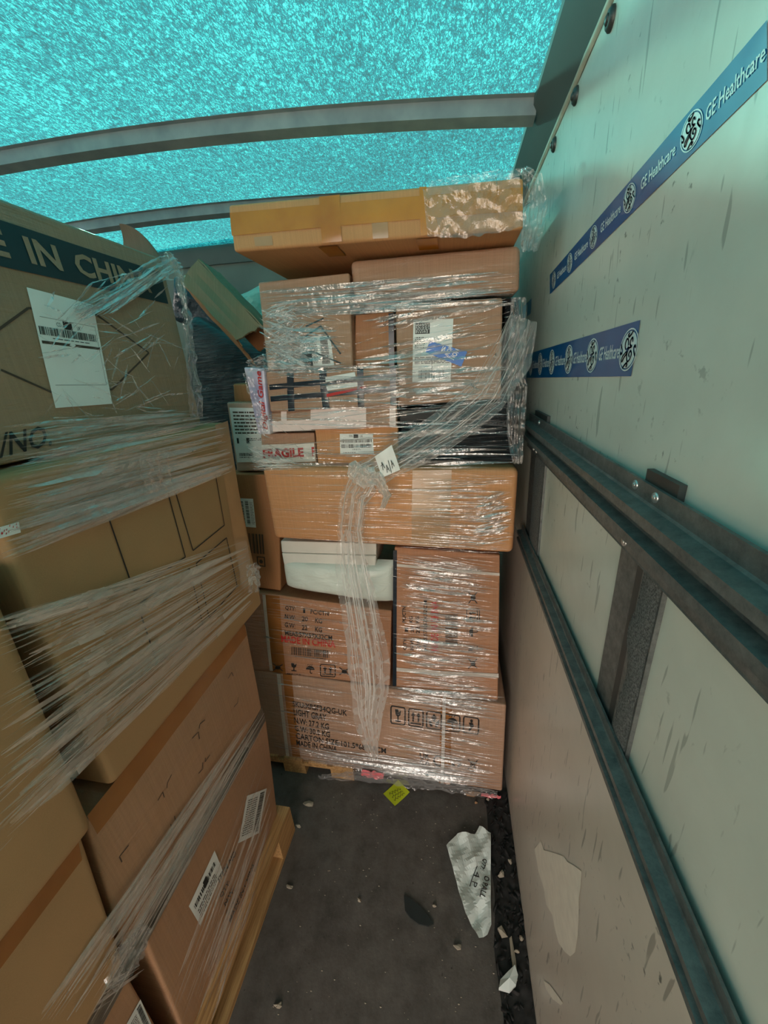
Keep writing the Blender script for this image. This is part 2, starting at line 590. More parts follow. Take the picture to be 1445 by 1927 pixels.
def text2d(s, bold=.0, shear=0.0):
    key = (s, bold, shear)
    if key in _TXT:
        return _TXT[key]
    cu = bpy.data.curves.new('text_tmp', 'FONT')
    cu.body = s
    cu.offset = bold
    cu.shear = shear
    cu.resolution_u = 2
    ob = bpy.data.objects.new('text_tmp', cu)
    me = ob.to_mesh()
    vs = [(v.co.x, v.co.y) for v in me.vertices]
    fs = [tuple(p.vertices) for p in me.polygons]
    ob.to_mesh_clear()
    bpy.data.objects.remove(ob); bpy.data.curves.remove(cu)
    x0, x1 = min(v[0] for v in vs), max(v[0] for v in vs)
    y0, y1 = min(v[1] for v in vs), max(v[1] for v in vs)
    vs = [((x - x0) / (x1 - x0), (y - y0) / (y1 - y0)) for x, y in vs]
    _TXT[key] = (vs, fs, (x1 - x0) / (y1 - y0))
    return _TXT[key]


class Pad:
    """A four-cornered area on a face (pixel corners TL, TR, BR, BL) in which flat artwork is drawn."""
    def __init__(self, fc, quad, uvs=None):
        self.fc = fc
        self.c = uvs if uvs else [fc.uv(*p) for p in quad]
        self.mb = {}

    def m(self, x, y, off=.0012):
        tl, tr, br, bl = self.c
        w = lerp(lerp(bl, br, x), lerp(tl, tr, x), y)
        return self.fc.pt(w.x, w.y, off)

    def aspect(self):
        a = (self.m(1, .5) - self.m(0, .5)).length; b = (self.m(.5, 1) - self.m(.5, 0)).length
        return a / b

    def get(self, key):
        return self.mb.setdefault(key, MB())

    def rect(self, x0, y0, x1, y1, key='ink', off=.0018, nu=1, nv=1):
        self.get(key).grid(lambda s, t: self.m(lerp(x0, x1, s), lerp(y0, y1, t), off), nu, nv)

    def line(self, pts, w, key='ink', off=.0018, closed=False):
        """Polyline in the pad; w in pad heights."""
        asp = self.aspect()
        P = [Vector((x * asp, y)) for x, y in pts]
        if closed:
            P.append(P[0].copy())
        for a, b in zip(P, P[1:]):
            d = (b - a)
            if d.length < 1e-6:
                continue
            d.normalize()
            nn = Vector((-d.y, d.x)) * w / 2
            e = d * w * .4
            q = [a - e + nn, a - e - nn, b + e - nn, b + e + nn]
            self.get(key).add([self.m(p.x / asp, p.y, off) for p in q], [(0, 1, 2, 3)])

    def poly(self, pts, key='ink', off=.0018):
        self.get(key).add([self.m(x, y, off) for x, y in pts], [tuple(range(len(pts)))])

    def blob(self, cx, cy, rx, ry, key='ink', off=.0018, a0=0, a1=360, n=16):
        pts = [(cx + rx * math.cos(math.radians(lerp(a0, a1, i / n))), cy + ry * math.sin(math.radians(lerp(a0, a1, i / n)))) for i in range(n + (a1 - a0 < 360))]
        self.poly(pts, key, off)

    def text(self, s, x0=0, y0=0, x1=1, y1=1, key='ink', bold=.0, shear=0.0, off=.0018, fit=True):
        vs, fs, asp = text2d(s, bold, shear)
        self.get(key).add([self.m(lerp(x0, x1, u), lerp(y0, y1, v), off) for u, v in vs], fs)

    def bars(self, x0, y0, x1, y1, n, key='ink', vertical=True, seed=1):
        rr = random.Random(seed)
        ws = [rr.choice((1, 1, 2, 3)) for _ in range(n * 2)]
        tot = sum(ws); p = 0
        for i, w in enumerate(ws):
            if i % 2 == 0:
                a, b = p / tot, (p + w) / tot
                if vertical:
                    self.rect(lerp(x0, x1, a), y0, lerp(x0, x1, b), y1, key)
                else:
                    self.rect(x0, lerp(y0, y1, a), x1, lerp(y0, y1, b), key)
            p += w

    def words(self, x0, y0, x1, y1, rows, key='ink', seed=1):
        """Unreadably small lines of print."""
        rr = random.Random(seed)
        for i in range(rows):
            ya = lerp(y1, y0, (i + .25) / rows); yb = lerp(y1, y0, (i + .7) / rows)
            x = x0
            while x < x1 - .02:
                w = rr.uniform(.02, .09) * (x1 - x0) * 2
                self.rect(x, yb, min(x1, x + w), ya, key)
                x += w + .02

    def out(self, name, key, mat, parent, sub=None):
        if key in self.mb and self.mb[key].f:
            return self.mb[key].build(name, M[mat], parent)


def plate(fc, quad, name, mat, parent, off=.0010, nu=8, nv=8, wav=0.0, uvs=None):
    p = Pad(fc, quad, [Vector(c) for c in uvs] if uvs else None)
    mb = MB()
    mb.grid(lambda s, t: p.m(s, t, off + (wav * abs(nz((s * 5, t * 5, 0), 1.0, 3)) if wav else 0)), nu, nv)
    o = mb.build(name, M[mat], parent, True)
    return p, o


def shipping_label(fc, quad, parent, style=0, name='shipping_label'):
    p, o = plate(fc, quad, name, 'label', parent, .0014, 6, 6)
    if style == 0:      # courier label: country codes, two rows of bars
        p.rect(.42, .80, .56, .97)
        p.text('TM', .28, .83, .38, .94); p.text('UK', .62, .83, .70, .94)
        p.bars(.03, .58, .97, .74, 34, seed=4); p.bars(.05, .32, .95, .50, 34, seed=9)
        p.words(.38, .20, .62, .28, 2); p.words(.1, .06, .5, .12, 1)
    elif style == 1:    # tall label, code block at top, bars at foot
        p.rect(.05, .78, .42, .95, 'ink'); p.words(.06, .79, .41, .94, 8, 'white', 3)
        p.words(.05, .55, .3, .74, 6); p.words(.05, .3, .95, .42, 5, seed=5)
        p.line([(.04, .45), (.96, .45)], .006); p.line([(.5, .2), (.5, .36)], .006)
        p.bars(.16, .06, .84, .2, 30, seed=2)
    elif style == 2:    # long label with side bars
        p.bars(.66, .06, .9, .95, 46, vertical=False, seed=8)
        p.words(.1, .1, .55, .9, 16, 'grey', 6)
    elif style == 3:    # big label: block and codes in the upper third
        p.rect(.40, .705, .54, .775); p.text('UK', .62, .715, .68, .75); p.text('CD', .3, .72, .37, .755)
        p.bars(.03, .63, .93, .70, 46, seed=12)
        p.words(.2, .60, .8, .615, 1)
        p.rect(.03, .555, .97, .58, 'grey'); p.line([(.08, .78), (.95, .78), (.95, .2), (.08, .2)], .003, 'grey')
    elif style == 4:
        p.words(.08, .52, .95, .95, 7, 'grey', 2); p.rect(.1, .36, .5, .46); p.words(.5, .4, .9, .46, 2)
        p.out('label_print', 'ink', 'ink', o); p.mb.pop('ink')
        p.bars(.12, .12, .6, .18, 20, seed=3); p.words(.12, .08, .6, .11, 1)
    elif style == 5:
        p.bars(.1, .06, .32, .92, 30, vertical=False, seed=5); p.bars(.45, .1, .66, .94, 30, vertical=False, seed=6)
        p.words(.74, .1, .95, .9, 14, 'grey', 4)
    p.out('label_print', 'ink', 'ink', o); p.out('label_print', 'grey', 'ink_soft', o); p.out('label_print', 'white', 'white_ink', o)
    return p, o


def icons(p, kind, x0, y0, x1, y1, key='ink', frame=True):
    X = lambda t: lerp(x0, x1, t)
    Y = lambda t: lerp(y0, y1, t)
    hh = y1 - y0
    if frame:
        p.line([(X(.04), Y(.1)), (X(.04), Y(.9)), (X(.1), Y(1)), (X(.9), Y(1)), (X(.96), Y(.9)), (X(.96), Y(.1)), (X(.9), Y(0)), (X(.1), Y(0))], hh * .06, key, closed=True)
    if kind == 'glass':
        p.poly([(X(.3), Y(.85)), (X(.34), Y(.55)), (X(.46), Y(.45)), (X(.54), Y(.45)), (X(.66), Y(.55)), (X(.7), Y(.85)), (X(.55), Y(.68)), (X(.5), Y(.86))], key)
        p.rect(X(.46), Y(.22), X(.54), Y(.46), key); p.rect(X(.32), Y(.14), X(.68), Y(.22), key)
    elif kind == 'up':
        for c in (.33, .67):
            p.poly([(X(c), Y(.86)), (X(c - .14), Y(.62)), (X(c + .14), Y(.62))], key); p.rect(X(c - .05), Y(.28), X(c + .05), Y(.63), key)
        p.rect(X(.16), Y(.14), X(.84), Y(.21), key)
    elif kind == 'umbrella':
        p.blob(X(.5), Y(.5), (x1 - x0) * .34, hh * .32, key, a0=0, a1=180)
        p.line([(X(.5), Y(.5)), (X(.5), Y(.2)), (X(.57), Y(.14)), (X(.64), Y(.2))], hh * .06, key)
        for c in (.3, .45, .6):
            p.line([(X(c), Y(.9)), (X(c + .05), Y(.98))], hh * .04, key)
    elif kind == 'hands':
        p.poly([(X(.5), Y(.9)), (X(.68), Y(.68)), (X(.5), Y(.46)), (X(.32), Y(.68))], key)
        for sgn in (-1, 1):
            c = lambda t: X(.5 + sgn * t)
            p.poly([(c(.08), Y(.12)), (c(.1), Y(.34)), (c(.3), Y(.6)), (c(.36), Y(.56)), (c(.3), Y(.3)), (c(.22), Y(.12))], key)
    elif kind == 'figure':
        p.blob(X(.52), Y(.8), (x1 - x0) * .09, hh * .09, key)
        p.poly([(X(.36), Y(.66)), (X(.58), Y(.7)), (X(.68), Y(.5)), (X(.56), Y(.32)), (X(.44), Y(.14)), (X(.34), Y(.18)), (X(.46), Y(.44))], key)
    elif kind == 'nostep':
        p.line([(X(.12), Y(.2)), (X(.88), Y(.85))], hh * .08, key); p.line([(X(.12), Y(.85)), (X(.88), Y(.2))], hh * .08, key)
        p.blob(X(.5), Y(.5), (x1 - x0) * .22, hh * .2, key)
    elif kind == 'recycle':
        for a in (90, 210, 330):
            pr = [(math.cos(math.radians(a + d)) * rr, math.sin(math.radians(a + d)) * rr) for d, rr in ((-48, .46), (18, .46), (44, .34), (18, .22), (-48, .26))]
            p.poly([(X(.5 + u), Y(.5 + v)) for u, v in pr], key)
    elif kind == 'bin':
        p.line([(X(.28), Y(.78)), (X(.36), Y(.2)), (X(.64), Y(.2)), (X(.72), Y(.78))], hh * .05, key, closed=True)
        p.line([(X(.08), Y(.05)), (X(.92), Y(.95))], hh * .06, key); p.line([(X(.92), Y(.05)), (X(.08), Y(.95))], hh * .06, key)
        p.rect(X(.2), Y(-.12), X(.8), Y(-.02), key)
    elif kind == 'ce':
        p.line([(X(.5 + .45 * math.cos(math.radians(a))), Y(.5 + .45 * math.sin(math.radians(a)))) for a in range(60, 301, 24)], hh * .13, key)


# ------------------------------------------------------------------ the truck body
XW = 0.207                                          # inner face of the right-hand wall
XL = -2.20
YF = 1.97                                           # bulkhead


def roof_z(x):
    return 2.243 - .0385 * (x + 1.6) ** 2


mb = MB(); mb.box((XL - .05, REAR, -.12), (XW + .04, YF + .05, 0)); struct(mb.build('floor', M['floor']))
mb = MB(); mb.box((XW, REAR, 0.0), (XW + .04, YF + .04, 2.10)); struct(mb.build('wall_right', M['wall']))
mb = MB(); mb.box((XL - .04, REAR, 0.0), (XL, YF + .04, 2.12)); struct(mb.build('wall_left', M['wall']))
mb = MB(); mb.box((XL, YF, 0), (XW, YF + .04, 2.26)); struct(mb.build('wall_front', M['bulkhead']))
mb = MB()
mb.grid(lambda s, t: Vector((lerp(XL - .03, .19, s), lerp(REAR, YF + .02, t), roof_z(lerp(XL - .03, .19, s)))), 48, 6)
struct(mb.build('ceiling', M['roof'], None, True))
# the header angle where the roof meets the bulkhead
mb = MB()
prof = [(0, -.075), (-.012, -.075), (-.03, -.012), (-.03, -.002)]
mb.sweep(prof, lambda i, a, b: Vector((lerp(XL, XW, i / 40), YF + a, roof_z(min(.19, lerp(XL, XW, i / 40))) + b)), 41)
struct(mb.build('trim_1', M['cove']))
# sloping cove rail along the right wall and its sealant bead
mb = MB()
mb.prism([(XW, REAR, 2.045), (XW - .004, REAR, 2.045), (.166, REAR, 2.108), (.166, REAR, 2.121), (XW + .03, REAR, 2.121), (XW + .03, REAR, 2.10), (XW, REAR, 2.10)], (0, YF - REAR, 0))
struct(mb.build('trim_2', M['cove']))
mb = MB()
mb.sweep([(-.001, -.004), (-.005, -.001), (-.006, .004), (-.002, .008)], lambda i, a, b: Vector((XW + a + .001 * nz((0, i * .9, 0), 1), lerp(REAR, YF, i / 80), 2.040 + b)), 81)
struct(mb.build('trim_3', M['sealant'], None, True))
# kick panel below the lower rail
mb = MB(); mb.box((XW - .004, REAR, 0.001), (XW, YF, 1.07)); kick = struct(mb.build('trim_4', M['kick']))
# unseen left leaf and frame, added to narrow the opening and sharpen the daylight
mb = MB(); mb.box((XL, REAR - .04, 0), (-1.06, REAR, 2.24)); struct(mb.build('added_door_leaf', M['wall']))
mb = MB(); mb.box((-1.06, REAR - .04, 2.0), (XW + .04, REAR, 2.24)); mb.box((.16, REAR - .04, 0), (XW + .04, REAR, 2.0)); struct(mb.build('trim_5', M['cove']))
# yard behind the truck
mb = MB(); mb.box((-25, -40, -1.15), (25, REAR - .02, -1.05)); struct(mb.build('yard_ground', M['yard']))

# roof bows
for y, lab in ((1.10, 'long grey roof bow crossing in front of the top carton'), (1.545, 'grey roof bow farther back, partly hidden by the taped carton')):
    mb = MB()
    prof = [(-.034, -.001), (-.022, -.002), (-.020, -.030), (.014, -.034), (.016, -.014), (.020, -.012), (.034, -.013), (.036, -.001)]
    n = 44
    fn = lambda i, a, b: Vector((lerp(XL + .02, .172, i / (n - 1)), y + a, roof_z(lerp(XL + .02, .172, i / (n - 1))) + b - .001))
    mb.sweep(prof, fn, n)
    bow = tag(mb.build('roof_bow', M['bow'], None, False, (-.95, y, 2.2)), lab, 'roof beam', 'roof bows')

# rivets below the cove
for i, (px, py) in enumerate(((1152, 35), (1085, 180), (1044, 272))):
    mb = MB()
    p = at(px, py, 0, XW)
    mb.disc(p + Vector((-.0002, 0, 0)), (-1, 0, 0), .0125, .006, 16, .75)
    mb.disc(p + Vector((-.006, 0, 0)), (-1, 0, 0), .006, .003, 10, .6)
    tag(mb.build('rivet', M['dark_steel'], None, True, p), ['grey rivet high on the wall under the cove, nearest the camera', 'second grey rivet under the cove, the middle one', 'grey rivet under the cove beside the top carton'][i], 'rivet', 'wall rivets')

# cargo rails
def rail(label, z0, z1, y0, y1, prot):
    root = thing('cargo_rail', label, 'cargo rail', (XW, (y0 + y1) / 2, z0), 'galvanised cargo rails')
    H = z1 - z0
    prof = [(1.0, 0), (1.0, .18), (.80, .18), (.775, .28), (.74, 1.0), (.62, 1.0), (.585, .35), (.45, .35), (.415, 1.0), (.295, 1.0), (.25, .28), (.22, .18), (.02, .18), (0, .22), (0, 0)]
    mb = MB()
    pts = [(XW - .0072 - p * prot, z0 + t * H) for t, p in prof]
    n = 2
    mb.sweep(pts, lambda i, a, b: Vector((a, lerp(y0, y1, i), b)), n)
    mb.add([(a, y1, b) for a, b in pts], [tuple(range(len(pts)))])
    mb.build('rail', M['steel'], root)
    return root, H


UZ0, UZ1 = 1.386, 1.474
upper, HU = rail('upper galvanised cargo rail with ridges along the right wall', UZ0, UZ1, REAR + .05, 1.06, .020)
LZ0, LZ1 = 1.082, 1.150
lower, HL = rail('lower galvanised cargo rail above the scratched beige kick panel', LZ0, LZ1, REAR + .05, 1.06, .016)
for px, py, fr in ((1198, 924, .9), (1236, 948, .9), (1180, 1014, .1), (1016, 803, .9), (1006, 849, .1), (1011, 851, .1)):
    p = at(px, py, 0, XW - .0085)
    mb = MB(); c = Vector((XW - .0108, p.y, UZ0 + HU * fr))
    mb.disc(c, (-1, 0, 0), .0056, .0018, 14, .85); mb.disc(c + Vector((-.0018, 0, 0)), (-1, 0, 0), .0028, .001, 10, .6)
    mb.build('rivet', M['rivet'], upper, True)

# wall posts between the rails
def post(label, ya, yb, felt):
    root = thing('wall_post', label, 'post', (XW, (ya + yb) / 2, 1.05), 'upright wall posts')
    mb = MB()
    w = yb - ya
    z0, z1 = 1.07, UZ1 - .006
    prof = [(yb, .0002), (yb, .0022), (yb - .60 * w, .0022), (yb - .60 * w, .0050), (ya, .0050), (ya, .0002)]
    mb.sweep([(XW - d, y) for y, d in prof], lambda i, a, b: Vector((a, b, (z0, z1)[i])), 2)
    mb.add([(XW - d, y, z1) for y, d in prof], [tuple(range(len(prof)))])
    mb.build('channel', M['steel'], root)
    gb = MB(); gb.box((XW - .0030, yb - .58 * w, 1.10), (XW - .0021, yb - .44 * w, UZ0)); gb.build('groove_shade', M['dark_steel'], root)  # raised dark strip stands in for the shade of the post's groove
    fb = MB()
    f0, f1, amp = felt
    def ff(s, t):
        z = lerp(1.10, UZ0 + .01, t)
        far = f1 + amp * (nz((0, 0, z), 16, 2.2) * 1.3 + .5 * math.sin(z * 30))
        return Vector((XW - .0055 - .0014 * math.sin(math.pi * s) - .0008 * nz((s * 4, 0, z * 60), 1), lerp(f0, far, s), z))
    fb.grid(ff, 6, 50)
    fb.build('felt_strip', M['felt'], root, True)
    tb = MB()
    tb.box((XW - .0069, ya + .008, UZ1 - .004), (XW - .0004, yb - .036, UZ1 + .012))
    tb.build('end_cap', M['dark_steel'], root)


post('upright post between the rails at the far end beside the stack', .868, 1.045, (.872, .972, .0))
post('near upright post between the rails with torn felt strip', .352, .457, (.354, .388, .012))

# blue printed tape on the wall
def curve_pts(pts, n=6):
    out = []
    for i in range(len(pts) - 1):
        p0 = pts[max(0, i - 1)]; p1 = pts[i]; p2 = pts[i + 1]; p3 = pts[min(len(pts) - 1, i + 2)]
        for s in range(n):
            t = s / n
            out.append(tuple(.5 * (2 * p1[j] + (p2[j] - p0[j]) * t + (2 * p0[j] - 5 * p1[j] + 4 * p2[j] - p3[j]) * t * t + (3 * p1[j] - p0[j] - 3 * p2[j] + p3[j]) * t ** 3) for j in (0, 1)))
    out.append(pts[-1])
    return out


def monogram(p, cx, cy, r):
    asp = p.aspect(); rx, ry = r / asp, r
    n = 28
    def ring(r0, r1, key, off):
        a = [(cx + rx * rr * math.cos(2 * math.pi * i / n), cy + ry * rr * math.sin(2 * math.pi * i / n)) for rr in (r0, r1) for i in range(n)]
        p.get(key).add([p.m(x, y, off) for x, y in a], [(i, (i + 1) % n, n + (i + 1) % n, n + i) for i in range(n)])
    ring(.93, 1.0, 'white', .0012)
    p.blob(cx, cy, rx * .86, ry * .86, 'white', .0012, n=n)
    ln = lambda pts, w: p.line([(cx + x * rx, cy + y * ry) for x, y in curve_pts(pts)], w * r, 'blue', .0017)
    ln([(-.02, .24), (-.10, .48), (-.28, .52), (-.38, .32), (-.30, .10), (-.12, .04), (.03, .12), (-.06, -.14), (-.30, -.34), (-.46, -.52), (-.56, -.44), (-.46, -.26), (-.10, -.04)], .09)
    ln([(.40, .38), (.32, .54), (.16, .44), (.18, .24), (.36, .14), (.12, .08), (-.02, -.12), (.0, -.36), (.16, -.54), (.38, -.44), (.46, -.20), (.32, -.06), (.18, -.20), (.28, -.32)], .09)
    for a in (0, 90, 180, 270):
        c, s_ = math.cos(math.radians(a)), math.sin(math.radians(a))
        ln([(c * x - s_ * y, s_ * x + c * y) for x, y in ((.84, -.30), (.70, -.12), (.62, .06), (.70, .16), (.78, .08))], .10)


def logo_tape(label, quad, units, first_text=True, name='printed_tape'):
    """quad: pixel corners TL, TR, BR, BL on the wall; units: list of (centre of roundel, text start, text end) along the tape."""
    fc = Face([at(*q, 0, XW - .0003) for q in quad], 0, 0)
    root = thing(name, label, 'tape', fc.flat(.5, 0), 'blue printed tapes on the wall')
    mb = MB(); mb.grid(lambda s, t: fc.pt(s, t, .0005 + .0004 * abs(nz((s * 30, t * 3, 0), 1, 4))), 60, 6)
    mb.build('tape', M['blue_tape'], root, True)
    p = Pad(fc, None, [Vector((0, 1)), Vector((1, 1)), Vector((1, 0)), Vector((0, 0))])
    for roundel, t0, t1 in units:
        if roundel is not None:
            monogram(p, roundel, .5, .40)
        if t0 is not None:
            p.text('GE Healthcare', t0, .36, t1, .66, 'white', .012, .22, .0012)
    o = p.out('roundels_and_lettering', 'white', 'tape_white', root)
    p.out('roundel_script', 'blue', 'blue_tape', o)
    return fc


fcA = Face([at(*q, 0, XW) for q in ((1035, 517), (1445, 37), (1445, 150), (1035, 554))], 0, 0)
us = lambda px, py: fcA.uv(px, py).x
rA = [us(1043, 532), us(1073, 495), us(1118, 446), us(1186, 369), us(1303, 241)]
gap = rA[-1] - rA[-2]
uA = []
for i, r0 in enumerate(rA):
    nxt = rA[i + 1] if i + 1 < len(rA) else None
    if i == 4:
        uA.append((r0, us(1331, 205), us(1331, 205) + (us(1270, 280) - us(1200, 352)) * 1.0))
    else:
        uA.append((r0, lerp(r0, nxt, .24), lerp(r0, nxt, .80)))
# the tape runs on past the frame: extend the quad along the wall
ext = lambda a, b, k_: (Vector(a).lerp(Vector(b), k_))
qA = ((1035, 517), (1445, 37), (1445, 150), (1035, 554))
logo_tape('long blue printed tape climbing the wall from the carton stack', qA, [(a, b, min(c, .999)) if b < .98 else (a, None, None) for a, b, c in uA])
fcB = Face([at(*q, 0, XW) for q in ((990, 667), (1206, 602), (1188, 708), (990, 711))], 0, 0)
us = lambda px, py: fcB.uv(px, py).x
rB = [us(999, 687), us(1017, 685), us(1039, 682), us(1071, 677), us(1115, 670), us(1184, 658)]
uB = [(r0, lerp(r0, rB[i + 1], .24), lerp(r0, rB[i + 1], .80)) if i < 5 else (r0, None, None) for i, r0 in enumerate(rB)]
logo_tape('short level blue printed tape in the middle of the wall', ((990, 667), (1206, 602), (1188, 708), (990, 711)), uB)
fcC = Face([at(*q, 0, XW) for q in ((984, 578), (1001, 561), (999, 590), (984, 602))], 0, 0)
logo_tape('scrap of blue printed tape by the stack corner', ((984, 578), (1001, 561), (999, 590), (984, 602)), [(.5, None, None)])

# peeled pale patches on the kick panel
fk = Face([at(*q, 0, XW - .004) for q in ((960, 1500), (1300, 1500), (1300, 1927), (960, 1927))], 0, 0)
p = Pad(fk, ((960, 1500), (1300, 1500), (1300, 1927), (960, 1927)))
def px_poly(p, fc, pts, key, off):
    p.get(key).add([fc.pt(*fc.uv(x, y), off) for x, y in pts], [tuple(range(len(pts)))])
px_poly(p, fk, [(1006, 1598), (1018, 1582), (1024, 1600), (1045, 1606), (1062, 1612), (1068, 1622), (1082, 1630), (1095, 1640), (1094, 1665), (1090, 1690), (1090, 1725), (1088, 1760), (1083, 1792), (1074, 1800), (1064, 1792), (1052, 1775), (1044, 1745), (1040, 1722), (1028, 1702), (1024, 1672), (1014, 1640)], 'pale', .0008)
px_poly(p, fk, [(1024, 1846), (1034, 1852), (1052, 1876), (1060, 1888), (1056, 1892), (1040, 1880), (1028, 1862)], 'pale', .0008)
M['peel'] = plain('peeled_paint', lin(236, 230, 216), .5, var=.06, vs=40)
p.out('peeled_patch', 'pale', 'peel', kick)


# ------------------------------------------------------------------ the far stack of cartons
FRONTS = []


def fq(y, *px):
    return [at(*p, 1, y) for p in px]


def stack_box(label, y, quad, mat, depth=.45, name='carton', cat='carton', **kw):
    q = fq(y, *quad)
    root, fc = carton(name, label, cat, q, (0, depth, 0), M[mat], group=kw.pop('group', 'cartons of the far stack'), **kw)
    FRONTS.append((fc, y))
    return root, fc


# bottom carton
root, fc = stack_box('bottom brown carton of the far stack, marked LIGHT GRAY', 1.0, ((462, 1259), (953, 1328), (945, 1490), (492, 1419)), 'kraft_wrapped', .6, r=.008, bulge=.008)
p = Pad(fc, ((545, 1310), (760, 1345), (745, 1420), (555, 1392)))
for t, (a, b, c, d) in (('SKU:XRSF34QG-UK', ((551, 1317), (654, 1334), (654, 1346), (552, 1329))), ('LIGHT GRAY', ((553, 1331), (615, 1342), (615, 1354), (554, 1343))),
                        ('N.W: 27.2 KG', ((554, 1347), (620, 1359), (620, 1370), (555, 1358))), ('G.W: 30.0 KG', ((555, 1362), (622, 1374), (622, 1385), (556, 1373))),
                        ('CARTON SIZE:101.5*68*38CM', ((557, 1376), (727, 1404), (727, 1415), (558, 1388))), ('MADE IN CHINA', ((558, 1390), (635, 1402), (634, 1413), (559, 1401)))):
    Pad_ = Pad(fc, (a, b, c, d)); Pad_.mb = p.mb
    Pad_.text(t, bold=.015)
p.out('printed_text', 'ink', 'ink', root)
p = Pad(fc, ((735, 1326), (905, 1352), (904, 1381), (735, 1357)))
for i, kd in enumerate(('glass', 'up', 'hands', 'umbrella', 'figure')):
    p.mb = {}; icons(p, kd, i * .202, 0, i * .202 + .175, 1)
    p.out('handling_icon', 'ink', 'ink', root)
p = Pad(fc, ((790, 1412), (900, 1427), (899, 1452), (790, 1436)))
p.text('UK', .0, .5, .18, .98, bold=.015); p.text('CA', .0, .0, .18, .45, bold=.015)
p.out('compliance_mark', 'ink', 'ink', root)
for kd, xa, xb in (('ce', .24, .42), ('recycle', .52, .75), ('bin', .82, 1)):
    p.mb = {}; icons(p, kd, xa, .1, xb, .92, frame=False); p.out('compliance_mark', 'ink', 'ink', root)
for q_, nm, mt in ((((532, 1268), (549, 1270), (566, 1430), (551, 1428)), 'brown_tape', 'tape_brown'), (((829, 1308), (851, 1311), (847, 1476), (826, 1473)), 'brown_tape', 'tape_brown'),
                   (((521, 1267), (528, 1268), (545, 1425), (539, 1424)), 'packing_strap', 'strap'), (((833, 1310), (839, 1311), (835, 1474), (829, 1473)), 'packing_strap', 'strap')):
    plate(fc, q_, nm, mt, root, .0008 if 'tape' in nm else .0022, 3, 12)

# left carton above it
root, fc = stack_box('brown carton marked 57X57X32CM above the bottom carton, left side', 1.0, ((446, 1110), (737, 1150), (734, 1291), (464, 1260)), 'kraft_wrapped_dark', .55, bulge=.005)
p = Pad(fc, ((530, 1138), (640, 1150), (640, 1220), (530, 1210)))
for t, kq, key in (('QTY:', ((537, 1139), (557, 1142), (557, 1150), (537, 1147)), 'ink'), ('1', ((571, 1144), (575, 1145), (575, 1153), (571, 1152)), 'ink'), ('PC/CTN', ((585, 1146), (619, 1150), (619, 1158), (585, 1154)), 'ink'),
                   ('N.W:', ((537, 1154), (557, 1157), (557, 1166), (537, 1163)), 'ink'), ('20', ((569, 1158), (580, 1159), (580, 1168), (569, 1167)), 'ink'), ('KG', ((594, 1161), (607, 1163), (607, 1172), (594, 1170)), 'ink'),
                   ('G.W:', ((537, 1169), (557, 1172), (557, 1181), (537, 1178)), 'ink'), ('22', ((569, 1174), (580, 1175), (580, 1184), (569, 1183)), 'ink'), ('KG', ((594, 1177), (607, 1179), (607, 1188), (594, 1186)), 'ink'),
                   ('MEAS:57X57X32CM', ((537, 1184), (626, 1194), (626, 1203), (538, 1193)), 'ink'), ('MADE IN CHINA', ((530, 1193), (632, 1204), (632, 1217), (531, 1206)), 'red')):
    Pad_ = Pad(fc, kq); Pad_.mb = p.mb
    Pad_.text(t, key=key, bold=.015)
p.out('printed_text', 'ink', 'ink', root); p.out('red_lettering', 'red', 'ink_red', root)
p = Pad(fc, ((549, 1215), (621, 1222), (621, 1240), (549, 1234)))
p.bars(0, .2, 1, 1, 34, seed=3); p.words(.1, 0, .9, .14, 1)
p.out('barcode', 'ink', 'ink_soft', root)
p = Pad(fc, ((512, 1241), (660, 1251), (660, 1276), (512, 1268)))
for kd, xa, ya, xb, yb in (('nostep', 0, .15, .16, .85), ('glass', .2, .2, .38, 1), ('umbrella', .42, .1, .58, .9), ('up', .62, .05, .82, .95), ('nostep', .85, .1, 1, .9)):
    p.mb = {}; icons(p, kd, xa, ya, xb, yb, frame=kd == 'up')
    if kd == 'glass':
        p.text('FRAGILE', .2, .02, .38, .14)
    p.out('handling_icon', 'ink', 'ink', root)
plate(fc, ((494, 1118), (500, 1119), (514, 1262), (508, 1261)), 'packing_strap', 'strap', root, .002, 2, 10)
plate(fc, ((497, 1119), (526, 1122), (538, 1268), (512, 1264)), 'brown_tape', 'tape_brown', root, .0006, 3, 10)

# right carton on its side
root, fc = stack_box('brown carton on its side with sideways red lettering, right of the stack', .99, ((742, 1030), (941, 1045), (937, 1318), (741, 1292)), 'kraft_wrapped_dark', .5, bulge=.006)
p = Pad(fc, ((750, 1100), (930, 1100), (930, 1280), (750, 1280)))
# sideways print: reads upwards, so the top-left corner of the text is at the lower left on the carton
for t, (xa, xb, ya, yb), key in (('QTY:', (759, 766, 1222, 1198), 'ink'), ('1', (762, 768, 1187, 1180), 'ink'), ('PC/CTN', (757, 764, 1170, 1140), 'ink'), ('N.W:', (772, 779, 1222, 1198), 'ink'), ('20', (773, 779, 1188, 1177), 'ink'), ('KG', (770, 777, 1170, 1158), 'ink'),
                                 ('G.W:', (784, 792, 1222, 1198), 'ink'), ('22', (783, 790, 1190, 1177), 'ink'), ('KG', (782, 789, 1170, 1158), 'ink'), ('MEAS:57X57X32CM', (797, 804, 1222, 1128), 'ink'), ('MADE IN CHINA', (811, 825, 1222, 1128), 'red')):
    Pad_ = Pad(fc, ((xa, ya), (xa, yb), (xb, yb), (xb, ya))); Pad_.mb = p.mb
    Pad_.text(t, key=key, bold=.015)
p.out('printed_text', 'ink', 'ink', root); p.out('red_lettering', 'red', 'ink_red', root)
p = Pad(fc, ((838, 1213), (838, 1152), (861, 1152), (861, 1213))); p.bars(0, 0, 1, 1, 30, seed=6); p.out('barcode', 'ink', 'ink_soft', root)
p = Pad(fc, ((875, 1260), (875, 1105), (905, 1105), (905, 1260)))
